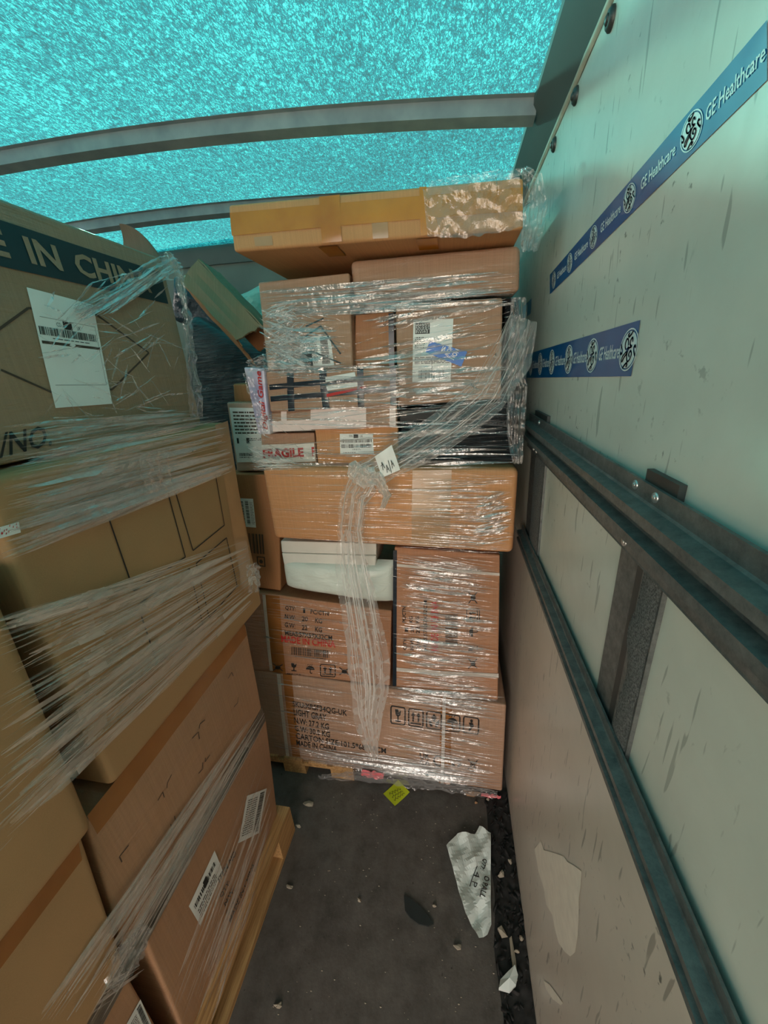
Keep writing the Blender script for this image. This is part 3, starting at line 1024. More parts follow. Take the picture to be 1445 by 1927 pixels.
for i, kd in enumerate(('nostep', 'glass', 'umbrella', 'up', 'nostep')):
    p.mb = {}; icons(p, kd, i * .2 + .01, .1, i * .2 + .17, .9, frame=kd == 'up')
    p.out('handling_icon', 'ink', 'ink', root)
plate(fc, ((742, 1060), (940, 1078), (940, 1083), (742, 1065)), 'packing_strap', 'strap', root, .002, 12, 2)
plate(fc, ((741, 1255), (938, 1267), (938, 1275), (741, 1262)), 'packing_strap', 'strap', root, .002, 12, 2)
plate(fc, ((740, 1035), (747, 1035), (746, 1290), (739, 1290)), 'dark_film_edge', 'tape_black', root, .0025, 2, 20)

# brown carton standing behind, left
root, fc = stack_box('tall brown carton at the left edge of the far stack with white barcode label', 1.015, ((428, 891), (523, 894), (528, 1112), (452, 1102)), 'kraft_dark', .45)
shipping_label(fc, ((448, 937), (477, 938), (483, 992), (455, 990)), root, 5)
p = Pad(fc, ((464, 995), (498, 998), (503, 1065), (470, 1062)))
p.bars(.1, .35, .95, .9, 9, 'ink', seed=3)
p.line([(.5, .0), (.5, .26), (.9, .26), (.9, .0)], .03, closed=True); p.blob(.7, .13, .1, .06)
p.out('printed_text', 'ink', 'ink_soft', root)

# white goods in the middle
root, fc = stack_box('lower slim white box resting on the pale mailer', .985, ((530, 1041), (708, 1046), (706, 1069), (534, 1062)), 'white_board', .25, 'box', 'box', group='slim white boxes', r=.003, bulge=.001)
root, fc = stack_box('upper slim white box directly under the long golden carton', .985, ((528, 1018), (708, 1023), (708, 1045), (530, 1040)), 'white_board', .25, 'box', 'box', group='slim white boxes', r=.003, bulge=.001)
# padded mailer
tl, tr, br, bl = fq(.955, (519, 1062), (740, 1070), (737, 1150), (527, 1116))
mb = MB()
def pill(s, t, side):
    p0 = lerp(lerp(bl, br, s), lerp(tl, tr, s), t)
    e = (1 - abs(2 * s - 1) ** 5) * (1 - abs(2 * t - 1) ** 4)
    d = .045 * max(0, e) ** .5 + .004 * nz(p0, 22, 1) * e + .003 * nz((p0.x * 1, p0.y, p0.z * 3), 30, 4) * e
    return p0 + Vector((0, .055 + (-d if side else d * .8), 0))
mb.grid(lambda s, t: pill(s, t, 1), 34, 16)
mb.grid(lambda s, t: pill(1 - s, t, 0), 34, 16)
tag(mb.build('padded_mailer', M['mailer'], None, True, tuple((bl + br) / 2)), 'pale mint padded plastic mailer bulging below the slim white boxes', 'parcel')
FRONTS.append((Face([tl, tr, br, bl], 0, 0), .965))

# long golden carton
root, fc = stack_box('long golden brown carton across the middle of the far stack', .93, ((491, 880), (977, 882), (966, 1043), (515, 1014)), 'kraft_gold', .5, r=.016, bulge=.010, rough=.004)
plate(fc, ((776, 885), (850, 884), (845, 1030), (775, 1026)), 'clear_tape', 'tape_clear', root, .0006, 4, 12)

# row above: labelled carton, fragile carton, small carton
root, fc = stack_box('brown carton with large pinkish white label, left end of the middle row', 1.03, ((426, 757), (484, 758), (487, 886), (446, 888)), 'kraft_wrapped', .42)
shipping_label(fc, ((432, 767), (500, 768), (500, 868), (447, 870)), root, 4)
root, fc = stack_box('brown carton with red FRAGILE tape in the middle row', .985, ((490, 816), (591, 814), (596, 873), (495, 873)), 'kraft_wrapped', .4, r=.004)
p, o = plate(fc, ((492, 837), (591, 833), (594, 868), (495, 872)), 'fragile_tape', 'white_board', root, .001, 10, 3)
p.text('FRAGILE', .02, .28, .80, .78, 'red', .045); p.out('red_lettering', 'red', 'ink_red', o)
p.mb = {}; p.text('F', .95, .28, .995, .78, 'red', .045); p.out('red_lettering', 'red', 'ink_red', o)
root, fc = stack_box('small brown carton with white double barcode label', .97, ((592, 806), (749, 800), (749, 873), (598, 873)), 'kraft_gold', .4, r=.004)
shipping_label(fc, ((640, 816), (702, 816), (704, 853), (641, 855)), root, 0)
root, fc = stack_box('flat brown carton with torn pinkish white label', .955, ((495, 776), (747, 762), (747, 803), (505, 813)), 'kraft_wrapped', .4, r=.006)
p = Pad(fc, ((500, 772), (746, 762), (746, 805), (502, 815)))
p.get('pink').grid(lambda s, t: p.m(lerp(.36, .78, s), lerp(.08, .97, t), .001), 14, 4)
jag = lambda x, i: .52 + .10 * nz((x * 40, i, 0), 1) + .04 * nz((x * 130, 0, i), 1)
p.get('pink').grid(lambda s, t: p.m(lerp(.0, .36, s), lerp(.05, jag(s, 1), t), .001), 40, 2)
p.get('pink').grid(lambda s, t: p.m(lerp(.125, .17, s), lerp(.5, .97, t), .001), 2, 2)
p.get('pink').grid(lambda s, t: p.m(lerp(.95, .995, s), lerp(.05, .97, t), .001), 2, 2)
p.out('torn_label', 'pink', 'label_pink', root)

# taped carton
root, fc = stack_box('brown carton crossed by a grid of dark tape', .945, ((498, 699), (746, 690), (746, 763), (508, 776)), 'kraft_wrapped', .42, r=.006)
for q_ in (((507, 724), (746, 702), (746, 712), (508, 734)), ((509, 746), (746, 726), (746, 736), (510, 756))):
    plate(fc, q_, 'dark_tape', 'tape_black', root, .0012, 24, 2, .002)
for q_ in (((540, 698), (553, 697), (555, 773), (543, 774)), ((600, 695), (614, 694), (621, 769), (608, 770)), ((672, 693), (684, 692), (686, 766), (674, 766)), ((733, 690), (745, 690), (746, 763), (735, 763))):
    plate(fc, q_, 'dark_tape', 'tape_black', root, .0018, 2, 10, .002)
plate(fc, ((613, 710), (668, 700), (670, 709), (614, 719)), 'paper_strip', 'label', root, .0024, 6, 2)
plate(fc, ((615, 726), (673, 719), (674, 727), (617, 735)), 'paper_strip', 'label', root, .0024, 6, 2)
plate(fc, ((612, 742), (690, 726), (690, 730), (612, 748)), 'red_strip', 'ink_red', root, .0024, 6, 2)
# printed game box end
root, fc = stack_box('glossy lilac game box end with sideways red lettering', .935, ((458, 691), (497, 693), (508, 818), (486, 817)), 'lilac', .085, 'game_box', 'box', group='boxes with printed ends', r=.004)
p = Pad(fc, ((495, 808), (479, 698), (496, 698), (508, 808))); p.text('Digital Game', 0, .1, 1, .9, 'red', .02, .2)
p.out('red_lettering', 'red', 'ink_red', root)

# small carton peeping behind
root, fc = stack_box('small reddish carton in shade behind the game box', 1.08, ((438, 722), (480, 724), (484, 760), (441, 762)), 'kraft_dark', .3)

# black wrapped parcel, right
root, fc = stack_box('black film wrapped parcel on the right above the long carton', .965, ((751, 772), (977, 757), (977, 873), (751, 873)), 'black_film', .45, 'wrapped_parcel', 'parcel', group='black wrapped parcels', r=.014, bulge=.006, rough=.006)
plate(fc, ((753, 774), (830, 768), (830, 788), (753, 794)), 'barcode_strip', 'ink', root, .002, 8, 2)

# upper row
root, fc = stack_box('brown carton with tall white label and slanting blue sticker', .965, ((744, 572), (946, 560), (943, 750), (748, 764)), 'kraft_wrapped', .45, r=.005)
shipping_label(fc, ((778, 602), (853, 600), (848, 717), (776, 720)), root, 1)
p, o = plate(fc, ((809, 642), (879, 662), (868, 690), (801, 663)), 'blue_sticker', 'blue_sticker', root, .003, 6, 4)
p.mb = {}
for t, kq in (('NON', ((845, 674), (857, 656), (866, 660), (854, 678))), ('/NOP', ((836, 668), (845, 652), (853, 655), (843, 672))), ('S', ((829, 662), (834, 650), (840, 653), (834, 665)))):
    Pad_ = Pad(fc, kq); Pad_.mb = p.mb; Pad_.text(t, bold=.02, off=.0045, key='white')
p.out('sticker_lettering', 'white', 'white_ink', o)
root, fc = stack_box('dark wrapped carton at the right end of the upper row by the wall', 1.0, ((948, 562), (979, 558), (978, 752), (946, 756)), 'black_film', .4, 'wrapped_parcel', 'parcel', group='black wrapped parcels', r=.008)
root, fc = stack_box('narrow mottled brown carton wedged between two larger cartons', .985, ((668, 592), (741, 585), (742, 688), (666, 692)), 'kraft_wrapped_dark', .4, r=.004)
plate(fc, ((731, 590), (741, 589), (742, 688), (732, 688)), 'dark_tape', 'tape_black', root, .001, 2, 8)
root, fc = stack_box('left upper carton behind glaring film with a white label', .955, ((485, 531), (657, 513), (664, 692), (503, 698)), 'kraft_wrapped', .45, r=.005)
shipping_label(fc, ((566, 634), (622, 632), (629, 687), (566, 692)), root, 2)
p = Pad(fc, ((560, 600), (650, 600), (650, 692), (560, 692)))
p.line([(.2, .85), (.55, 1.0)], .03, 'b'); p.line([(.1, .6), (.5, .85), (.9, .3)], .035, 'b'); p.line([(.3, .35), (.9, .1)], .03, 'b')
p.poly([(.05, .3), (.3, .36), (.34, .02), (.1, .05)], 'b')
p.out('dark_marks', 'b', 'band', root)
root, fc = stack_box('wide flat brown carton under the yellow taped carton', .960, ((658, 490), (980, 460), (978, 549), (666, 574)), 'kraft_wrapped', .45, r=.012, bulge=.008, rough=.004)

# long carton on top
root, fc = stack_box('long carton on top of the far stack, banded with yellow tape', .885, ((429, 385), (985, 333), (985, 431), (440, 474)), 'kraft', .55, r=.006, bulge=.003)
plate(fc, ((433, 401), (983, 353), (983, 397), (437, 444)), 'yellow_tape', 'tape_yellow', root, .0012, 30, 4, .002)
plate(fc, ((601, 371), (640, 367), (644, 455), (607, 458)), 'yellow_tape', 'tape_yellow', root, .002, 3, 8)
plate(fc, ((789, 353), (802, 352), (830, 441), (792, 444)), 'yellow_tape', 'tape_yellow', root, .002, 3, 8)
plate(fc, ((700, 418), (730, 416), (731, 448), (702, 450)), 'clear_tape', 'tape_clear', root, .001, 2, 4)
plate(fc, ((478, 447), (512, 444), (514, 462), (481, 464)), 'clear_tape', 'tape_clear', root, .001, 2, 4)
# tape ends folded under the carton
ub = lambda px, py: at(px, py, 2, fc.flat(.5, 0).z - .001)
pd = fc.q[3]; 
def under(quadu, name, mat):
    mb = MB()
    mb.grid(lambda s, t: fc.flat(lerp(quadu[0], quadu[1], s), 0) + Vector((0, .003 + t * .075, -.0025)), 3, 3)
    mb.build(name, M[mat], root)
under((.318, .385), 'yellow_tape', 'tape_yellow'); under((.66, .73), 'yellow_tape', 'tape_yellow')


# pallet under the far stack
def pallet(label, x0, x1, y0, y1, h, boards_along_y=True, group=None, nb=5, zb=0.0, mat='wood'):
    root = thing('pallet', label, 'pallet', ((x0 + x1) / 2, (y0 + y1) / 2, zb), group)
    t = min(.018, h * .2)
    h += zb
    if boards_along_y:
        ww = (x1 - x0) / (nb * 1.35 - .35)
        for i in range(nb):
            a = x0 + i * ww * 1.35
            mb = MB(); mb.box((a, y0, h - t), (a + ww, y1, h)); mb.build('deck_board', M[mat], root)
        for y in (y0, (y0 + y1) / 2 - .05, y1 - .1):
            mb = MB(); mb.box((x0, y, h - 2 * t), (x1, y + .1, h - t - .0005)); mb.build('stringer_board', M[mat], root)
            for x in (x0, (x0 + x1) / 2 - .05, x1 - .1):
                mb = MB(); mb.box((x, y, zb + t + .0005), (x + .1, y + .1, h - 2 * t - .0005)); mb.build('block', M[mat], root)
        for x in (x0, (x0 + x1) / 2 - .05, x1 - .1):
            mb = MB(); mb.box((x, y0, zb), (x + .1, y1, zb + t)); mb.build('bottom_board', M[mat], root)
    return root


pallet('low wooden pallet under the left of the far stack', -.95, -.42, .990, 1.55, .085, group='wooden pallets')


# ------------------------------------------------------------------ the near stack on the left
XQ = {}


def side_box(label, x, y0, y1, z0, z1, mat, depth=.5, name='carton', cat='carton', skew=(0, 0), lean=0.0, **kw):
    q = [Vector((x, y0, z1)), Vector((x, y1, z1)), Vector((x + lean, y1 + skew[1], z0)), Vector((x + lean, y0 + skew[0], z0))]
    root, fc = carton(name, label, cat, q, (-depth, 0, 0), M[mat], group=kw.pop('group', 'cartons of the near left stack'), **kw)
    return root, fc


root, fcT = side_box('top carton of the near stack with MADE IN CHINA band', -.622, -.30, .842, 1.517, 1.866, 'kraft_grey', .62, r=.006, skew=(0, .0))
p = Pad(fcT, ((-90, 382), (333, 512), (341, 583), (-90, 520)))
vb0, vb1 = fcT.uv(0, 512).y, fcT.uv(0, 415).y
p = Pad(fcT, None, [Vector((0.02, vb1)), Vector((.985, vb1)), Vector((.985, vb0 + .02)), Vector((.02, vb0 + .02))])
p.get('band').grid(lambda s, t: p.m(s, t, .0012), 24, 4)
band = p.out('printed_band', 'band', 'band', root)
U = lambda px, py: (fcT.uv(px, py).x - .02) / .965
def band_text(t, pxa, pxb):
    p.mb = {}; p.text(t, U(*pxa), .22, U(*pxb), .80, 'tan', .03, 0, .002); p.out('band_lettering', 'tan', 'kraft_grey', band)
band_text('IN', (50, 480), (113, 500))
band_text('CHINA', (141, 505), (283, 545))
wI = U(113, 500) - U(50, 480)
p.mb = {}; p.text('MADE', U(50, 480) - wI * 2.75, .22, U(50, 480) - wI * .55, .80, 'tan', .03, 0, .002)
p.out('band_lettering', 'tan', 'kraft_grey', band)
shipping_label(fcT, ((46, 541), (172, 574), (209, 760), (102, 768)), root, 3)
p = Pad(fcT, ((0, 560), (300, 600), (300, 760), (0, 760)))
def px_line(p, fc, pts, w, key, off=.0016):
    q = [fc.uv(*a) for a in pts]
    for a, b in zip(q, q[1:]):
        A_, B_ = Vector((a.x * fc.w, a.y * fc.h)), Vector((b.x * fc.w, b.y * fc.h))
        d = (B_ - A_)
        nn = Vector((-d.y, d.x)).normalized() * w / 2
        p.get(key).add([fc.pt(x / fc.w, y / fc.h, off) for x, y in (A_ + nn, A_ - nn, B_ - nn, B_ + nn)], [(0, 1, 2, 3)])
px_line(p, fcT, [(-60, 660), (50, 580), (180, 593), (279, 664), (209, 733), (95, 738), (0, 696)], .0032, 'd', .0006)
p.out('printed_diamond', 'd', 'ink_soft', root)
p = Pad(fcT, ((-40, 822), (94, 798), (96, 838), (-40, 872))); p.text('C/NO.', bold=.015); p.out('printed_text', 'ink', 'ink', root)

root, fcB = side_box('second carton of the near stack, printed with four thin squares', -.580, .338, .885, .965, 1.511, 'kraft_olive', .6, r=.012, bulge=.006, skew=(-.012, -.02))
p = Pad(fcB, ((0, 900), (400, 900), (400, 1200), (0, 1200)))
for qd in (((202, 978), (312, 927), (343, 1048), (247, 1112)), ((325, 920), (402, 888), (419, 988), (358, 1036)), ((254, 1138), (351, 1070), (378, 1175), (293, 1252)), ((364, 1060), (423, 1012), (444, 1103), (390, 1162))):
    px_line(p, fcB, list(qd) + [qd[0]], .0028, 'l')
p.out('printed_squares', 'l', 'ink', root)
plate(fcB, ((404, 800), (428, 792), (476, 1095), (455, 1118)), 'brown_tape', 'tape_clear', root, .0006, 2, 12)
p, o = plate(fcB, ((-30, 1000), (34, 982), (38, 1002), (-30, 1022)), 'warning_tape', 'label', root, .001, 8, 2)
rr = random.Random(2)
for i in range(16):
    x, y = rr.uniform(.05, .92), rr.uniform(.1, .8)
    p.poly([(x, y), (x + .03, y + .02), (x + .045, y + .2), (x + .015, y + .16)], 'red')
p.out('red_arrows', 'red', 'ink_red', o)

root, fcM = side_box('third carton of the near stack, orange brown with small corner marks', -.598, .284, .790, .642, .944, 'kraft_side', .6, r=.006, bulge=.004, skew=(-.04, -.022))
p = Pad(fcM, ((200, 1250), (480, 1250), (480, 1700), (200, 1700)))
vee = lambda a, b, c: px_line(p, fcM, [a, b, c], .0022, 'v')
for q_ in (((358, 1389), (369, 1377), (371, 1390)), ((371, 1371), (372, 1362), (382, 1354)), ((294, 1506), (303, 1490), (306, 1500)), ((311, 1483), (312, 1473), (320, 1457)),
           ((370, 1455), (378, 1446), (377, 1434)), ((382, 1425), (382, 1433), (391, 1420)), ((311, 1577), (320, 1560), (318, 1550)), ((325, 1535), (327, 1544), (337, 1527)),
           ((228, 1622), (223, 1612), (240, 1590)), ((243, 1675), (247, 1686), (261, 1668)), ((427, 1277), (434, 1265), (437, 1272)), ((438, 1330), (445, 1322), (446, 1312))):
    vee(*q_)
p.out('corner_marks', 'v', 'ink_soft', root)
plate(fcM, ((163, 1535), (458, 1170), (464, 1195), (182, 1570)), 'brown_tape', 'tape_brown', root, .001, 20, 3, .002)

root, fcL = side_box('bottom carton of the near stack with two slanting white labels', -.607, .276, .788, .134, .574, 'kraft_side', .5, r=.006, bulge=.006, skew=(-.01, -.03), lean=-.028)
shipping_label(fcL, ((462, 1497), (500, 1483), (485, 1567), (444, 1586)), root, 2)
p, o = plate(fcL, ((401, 1600), (415, 1639), (373, 1741), (353, 1705)), 'shipping_label', 'label', root, .0014, 4, 4)
p = Pad(fcL, ((353, 1705), (401, 1600), (415, 1639), (373, 1741)))
p.bars(.08, .62, .9, .78, 24, seed=8); p.rect(.45, .6, .58, .86); p.words(.1, .1, .8, .5, 4, 'grey')
p.out('label_print', 'ink', 'ink', o); p.out('label_print', 'grey', 'ink_soft', o)
mbk = {}
for t, kq in (('ITEM NO', ((405, 1652), (437, 1598), (441, 1606), (409, 1662))), ('QTY:', ((409, 1684), (426, 1654), (430, 1661), (413, 1691))), ('N.W:', ((417, 1699), (434, 1668), (438, 1674), (421, 1705))), ('G.W:', ((420, 1718), (437, 1688), (441, 1694), (424, 1724))), ('MADE IN CHINA', ((428, 1730), (474, 1622), (478, 1628), (432, 1738)))):
    Pad_ = Pad(fcL, kq); Pad_.mb = mbk; Pad_.text(t, bold=.02)
mbk['ink'].build('printed_text', M['ink'], root)

root, fcA3 = side_box('near upper carton at the left edge, dull olive under film', -.566, -.42, .305, .955, 1.405, 'kraft_olive', .5, r=.014, bulge=.004, skew=(0, -.03))
root, fcA2 = side_box('near middle carton at the left edge with brown tape along its top', -.590, -.42, .268, .642, .948, 'kraft_olive', .5, r=.006, bulge=.004, skew=(0, -.036))
plate(fcA2, None, 'brown_tape', 'tape_brown', root, .001, 12, 3, uvs=((.01, .985), (.99, .985), (.985, .86), (.01, .86)))
root, fcA1 = side_box('near bottom carton at the lower left with white label corner', -.610, -.42, .235, .134, .574, 'kraft_side', .5, r=.006, bulge=.004, lean=-.026)
shipping_label(fcA1, ((236, 1927), (263, 1880), (292, 1945), (262, 1990)), root, 2)
# pallet below the near stack
pallet('wooden pallet under the near left stack', -1.15, -.600, -.42, .785, .132, nb=4, group='wooden pallets')
pallet('grey weathered boards laid between the lower cartons of the near stack', -1.15, -.602, -.42, .775, .060, nb=4, zb=.578, mat='wood_grey', group='wooden pallets')

# knocked pallet corner block seen beyond the carton
# ------------------------------------------------------------------ things in the shade behind
def lump(name, label, cat, quad, y, depth, mat, amp=.02, freq=9, seed=1, group=None, top=.02):
    q = fq(y, *quad)
    root, fc = carton(name, label, cat, q, (0, depth, 0), M[mat], r=.04, bulge=.03, rough=amp, seed=seed, group=group, body='film_skin')
    return root


lump('wrapped_pallet_load', 'black film wrapped load in the shade behind the near stack', 'parcel', ((345, 590), (500, 665), (470, 1010), (345, 1010)), 1.44, .18, 'black_film', .03, 9, 3, 'dark wrapped loads')
lump('rubbish_bag', 'dark blue black plastic bag behind the top carton', 'bag', ((322, 512), (392, 540), (440, 640), (322, 600)), 1.70, .06, 'navy_bag', .035, 9, 7, 'dark wrapped loads')
lump('plastic_bag', 'pale green crumpled plastic bag beside the bulkhead', 'bag', ((432, 556), (500, 530), (505, 640), (430, 600)), 1.78, .15, 'green_bag', .03, 9, 12, 'pale plastic bags')
lump('plastic_bag', 'smaller bluish plastic bag tucked against the far stack', 'bag', ((466, 600), (505, 570), (508, 650), (468, 630)), 1.6, .12, 'green_bag', .02, 9, 15, 'pale plastic bags')

# torn open carton lying on the wrapped load
A_, B_, C_, D_ = at(372, 489, 1, 1.34), at(491, 614, 1, 1.13), at(444, 640, 1, 1.14), at(338, 527, 1, 1.35)
root = thing('torn_carton', 'torn open grey brown carton lying on the black wrapped load', 'carton', (C_ + D_) / 2, 'torn cartons')
dv = Vector((.03, .07, -.03))
def slab(a, b, c, d, th, name, mat, jag=0.0, seed=0):
    n = (b - a).cross(d - a).normalized() * th
    mb = MB()
    nu, nv = 18, 8
    f = lambda s, t, o: lerp(lerp(a, b, s), lerp(d, c, s), t) + o + (b - a).normalized() * (jag * nz((t * 9, seed, 0), 1.0) * (1 if s > .99 else 0)) + n.normalized() * .006 * nz((s * 4, t * 4, seed), 1)
    mb.grid(lambda s, t: f(s, t, n * 0), nu, nv); mb.grid(lambda s, t: f(1 - s, t, n), nu, nv)
    for (fn) in ((lambda s, t: f(s, 0, n * (1 - t))), (lambda s, t: f(s, 1, n * t)), (lambda s, t: f(0, s, n * t)), (lambda s, t: f(1, s, n * (1 - t)))):
        mb.grid(fn, nu, 1)
    return mb.build(name, M[mat], root)
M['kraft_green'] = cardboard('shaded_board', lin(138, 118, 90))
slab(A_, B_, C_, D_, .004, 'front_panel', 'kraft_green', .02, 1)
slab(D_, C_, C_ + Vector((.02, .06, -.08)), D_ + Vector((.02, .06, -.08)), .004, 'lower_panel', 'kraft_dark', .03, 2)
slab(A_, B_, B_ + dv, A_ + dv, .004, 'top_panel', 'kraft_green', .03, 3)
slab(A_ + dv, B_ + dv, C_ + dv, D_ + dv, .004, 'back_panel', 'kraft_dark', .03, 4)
# flap sticking up behind the top carton
mb = MB()
def flap(s, t):
    z0 = at(lerp(226, 306, s), lerp(455, 500, s) + 30, 1, .860)
    top = at(lerp(224, 300, s), 421 + 62 * s ** 1.6 - 4 * math.sin(math.pi * s), 1, .862 + .03 * s)
    return lerp(z0, top, t) + Vector((0, .01 * math.sin(math.pi * t) * (1 - s), 0))
root = thing('cardboard_flap', 'pinkish brown cardboard flap sticking up behind the top carton', 'cardboard', flap(.5, 0), 'torn cartons')
g1 = MB(); g1.grid(flap, 14, 8); g1.grid(lambda s, t: flap(1 - s, t) + Vector((0, .005, 0)), 14, 8)
g1.grid(lambda s, t: flap(s, 1) + Vector((0, .005 * t, 0)), 14, 1)
M['flap'] = cardboard('pinkish_board', lin(152, 116, 98))
g1.build('board', M['flap'], root, True)


# ------------------------------------------------------------------ stretch film
def front_y(x, z):
    best = 1.02
    for fc_, y in FRONTS:
        q = fc_.q
        if q[0].x - .006 < x < q[1].x + .006 and min(q[2].z, q[3].z) - .006 < z < max(q[0].z, q[1].z) + .006:
            best = min(best, y - fc_.bulge * .8)
    return best


def film_y(x, z):
    return min(front_y(x + dx, z + dz) for dx in (-.02, 0, .02) for dz in (-.012, 0, .012)) - .004


def strand(mb, P, nrm, w, tilt, rr, wob=.0015):
    n = len(P)
    vs = []
    ph = rr.uniform(0, 9)
    for i, p in enumerate(P):
        d = (P[min(n - 1, i + 1)] - P[max(0, i - 1)]).normalized()
        lat = d.cross(nrm).normalized()
        tl_ = tilt + .5 * math.sin(ph + i * .8)
        side = lat * math.cos(tl_) + nrm * math.sin(tl_)
        k = w * (1 - abs(2 * i / (n - 1) - 1) ** 3 * .85) / 2
        c = p + lat * (wob * nz((i * .7, ph, 0), 1)) + nrm * abs(math.sin(tl_)) * k
        vs += [c + side * k, c - side * k]
    mb.add(vs, [(2 * i, 2 * i + 1, 2 * i + 3, 2 * i + 2) for i in range(n - 1)])


def pxl(q, s, t):
    tl, tr, br, bl = q
    a = (lerp(tl[0], tr[0], s), lerp(tl[1], tr[1], s)); b = (lerp(bl[0], br[0], s), lerp(bl[1], br[1], s))
    return lerp(a[0], b[0], t), lerp(a[1], b[1], t)


def front_strands(mb, q, n, wr=(.001, .004), lr=(.08, .5), slope=0.0, jit=.05, rr=R, seg=9, off=0.0):
    for _ in range(n):
        L = rr.uniform(*lr); s0 = rr.uniform(-.02, max(0, 1 - L)); t0 = rr.random(); t1 = t0 + slope * L + rr.uniform(-jit, jit) * L
        P = []
        for i in range(seg):
            k_ = i / (seg - 1)
            px, py = pxl(q, s0 + L * k_, min(1, max(0, lerp(t0, t1, k_))))
            w = at(px, py, 1, .96)
            w = at(px, py, 1, film_y(w.x, w.z))
            P.append(w + Vector((0, -off - rr.uniform(0, .001), 0)))
        strand(mb, P, Vector((0, -1, 0)), rr.uniform(*wr), rr.uniform(-.7, .7), rr)


def side_strands(mb, q, n, xf, wr=(.001, .004), lr=(.2, .7), jit=.02, rr=R, seg=9, off=.004):
    for _ in range(n):
        L = rr.uniform(*lr); s0 = rr.uniform(0, max(0, 1 - L)); t0 = rr.random(); t1 = t0 + rr.uniform(-jit, jit)
        P = []
        for i in range(seg):
            k_ = i / (seg - 1)
            px, py = pxl(q, s0 + L * k_, min(1, max(0, lerp(t0, t1, k_))))
            x = xf(px, py) if callable(xf) else xf
            P.append(at(px, py, 0, x + off + rr.uniform(0, .0015)))
        strand(mb, P, Vector((1, 0, 0)), rr.uniform(*wr), rr.uniform(-.6, .6), rr)


rr = random.Random(5)
wrapF = thing('stretch_wrap', 'clear stretch film wound round the far carton stack', 'stretch film', (-.3, .95, 0), 'clear stretch films')
WRAP = wrapF
mb = MB()
for q, n, lr, sl, jt in ((((487, 548), (978, 505), (978, 575), (490, 600)), 230, (.1, .6), 0, .08), (((490, 565), (660, 560), (664, 700), (503, 700)), 200, (.12, .6), .1, .4),
                         (((668, 590), (975, 560), (975, 760), (668, 770)), 210, (.06, .35), -.2, .2), (((500, 690), (975, 690), (975, 880), (495, 880)), 260, (.08, .45), -.1, .3), (((446, 780), (600, 770), (565, 882), (455, 885)), 80, (.15, .5), .5, .7)):
    front_strands(mb, q, int(n * .7), (.0006, .0028), lr, sl, jt, rr)
    front_strands(mb, q, n // 16, (.004, .011), (.3, .9), sl * .5, jt * .5, rr)
front_strands(mb, ((485, 600), (565, 570), (600, 700), (500, 700)), 160, (.001, .005), (.2, .7), .2, .8, rr)
mb.build('upper_wrap', M['film'], wrapF)
mb = MB()       # white strands that paint in the film's glare at two left-hand spots
front_strands(mb, ((489, 575), (560, 570), (590, 690), (503, 695)), 110, (.0012, .0045), (.25, .8), .15, .5, rr, 9, .002)
mb.build('film_glare', M['film_fold'], wrapF)
mb = MB()
front_strands(mb, ((458, 835), (520, 850), (580, 878), (470, 882)), 60, (.0012, .004), (.25, .8), .3, .6, rr, 9, .002)
mb.build('film_glare', M['film_fold'], wrapF)
mb = MB()
front_strands(mb, ((495, 885), (975, 885), (966, 1042), (518, 1015)), 130, (.0006, .0022), (.1, .6), .03, .04, rr)
front_strands(mb, ((790, 900), (975, 890), (966, 1042), (800, 1035)), 170, (.0008, .003), (.15, .7), .05, .08, rr)
front_strands(mb, ((890, 940), (965, 920), (960, 1020), (890, 1030)), 50, (.002, .006), (.4, 1), .0, .05, rr)
mb.build('middle_wrap', M['film'], wrapF)
mb = MB()
for q, n, lr, sl, jt in ((((742, 1040), (942, 1050), (940, 1300), (742, 1290)), 420, (.15, .8), .07, .05), (((480, 1120), (738, 1155), (736, 1290), (490, 1265)), 80, (.12, .6), .03, .05),
                         (((490, 1270), (720, 1300), (715, 1450), (515, 1420)), 60, (.2, .7), .06, .1), (((720, 1300), (952, 1330), (945, 1488), (715, 1450)), 170, (.15, .7), .06, .1), (((520, 1395), (948, 1450), (945, 1490), (525, 1425)), 170, (.2, .7), .1, .1), (((725, 1290), (952, 1310), (950, 1350), (725, 1310)), 110, (.2, .8), .1, .2)):
    front_strands(mb, q, n, (.0007, .0030), lr, sl, jt, rr)
    front_strands(mb, q, n // 9, (.004, .010), (.3, .9), sl, jt * .6, rr)
mb.build('lower_wrap', M['film'], wrapF)


# crumpled sheets: a path of pixels with half-widths, on a plane, crinkled in depth
def crumple(path, ynom, amp, nu=70, nv=14, freq=22, seed=0, ax=1, sign=-1, mbx=None, fold=3):
    mbx = mbx or MB()
    n = len(path)
    def P(s, t):
        f = s * (n - 1); i = min(n - 2, int(f)); k_ = f - i
        k_ = k_ * k_ * (3 - 2 * k_) * .5 + k_ * .5
        (ax0, ay0, w0, y0), (bx, by, w1, y1) = [(q + (ynom,))[:4] if len(q) == 3 else q for q in (path[i], path[i + 1])]
        dx, dy = bx - ax0, by - ay0
        if 0 < i:
            dx += ax0 - path[i - 1][0]; dy += ay0 - path[i - 1][1]
        L = math.hypot(dx, dy); nx, ny = -dy / L, dx / L
        w = lerp(w0, w1, k_)
        wob = (t - .5) * 2 * w * (1 + .15 * nz((s * 14, t * 2, seed), 1))
        p = at(lerp(ax0, bx, k_) + nx * wob, lerp(ay0, by, k_) + ny * wob, ax, lerp(y0, y1, k_))
        d = amp * (abs(nz(p, freq, seed)) * 1.2 + .5 * abs(nz(p, freq * 2.7, seed + 3)) + .35 * math.sin(t * math.pi * fold * 2 + 5 * nz((s * 6, 0, seed), 1)))
        p[ax] += sign * d
        return p
    mbx.grid(P, nu, nv)
    return mbx


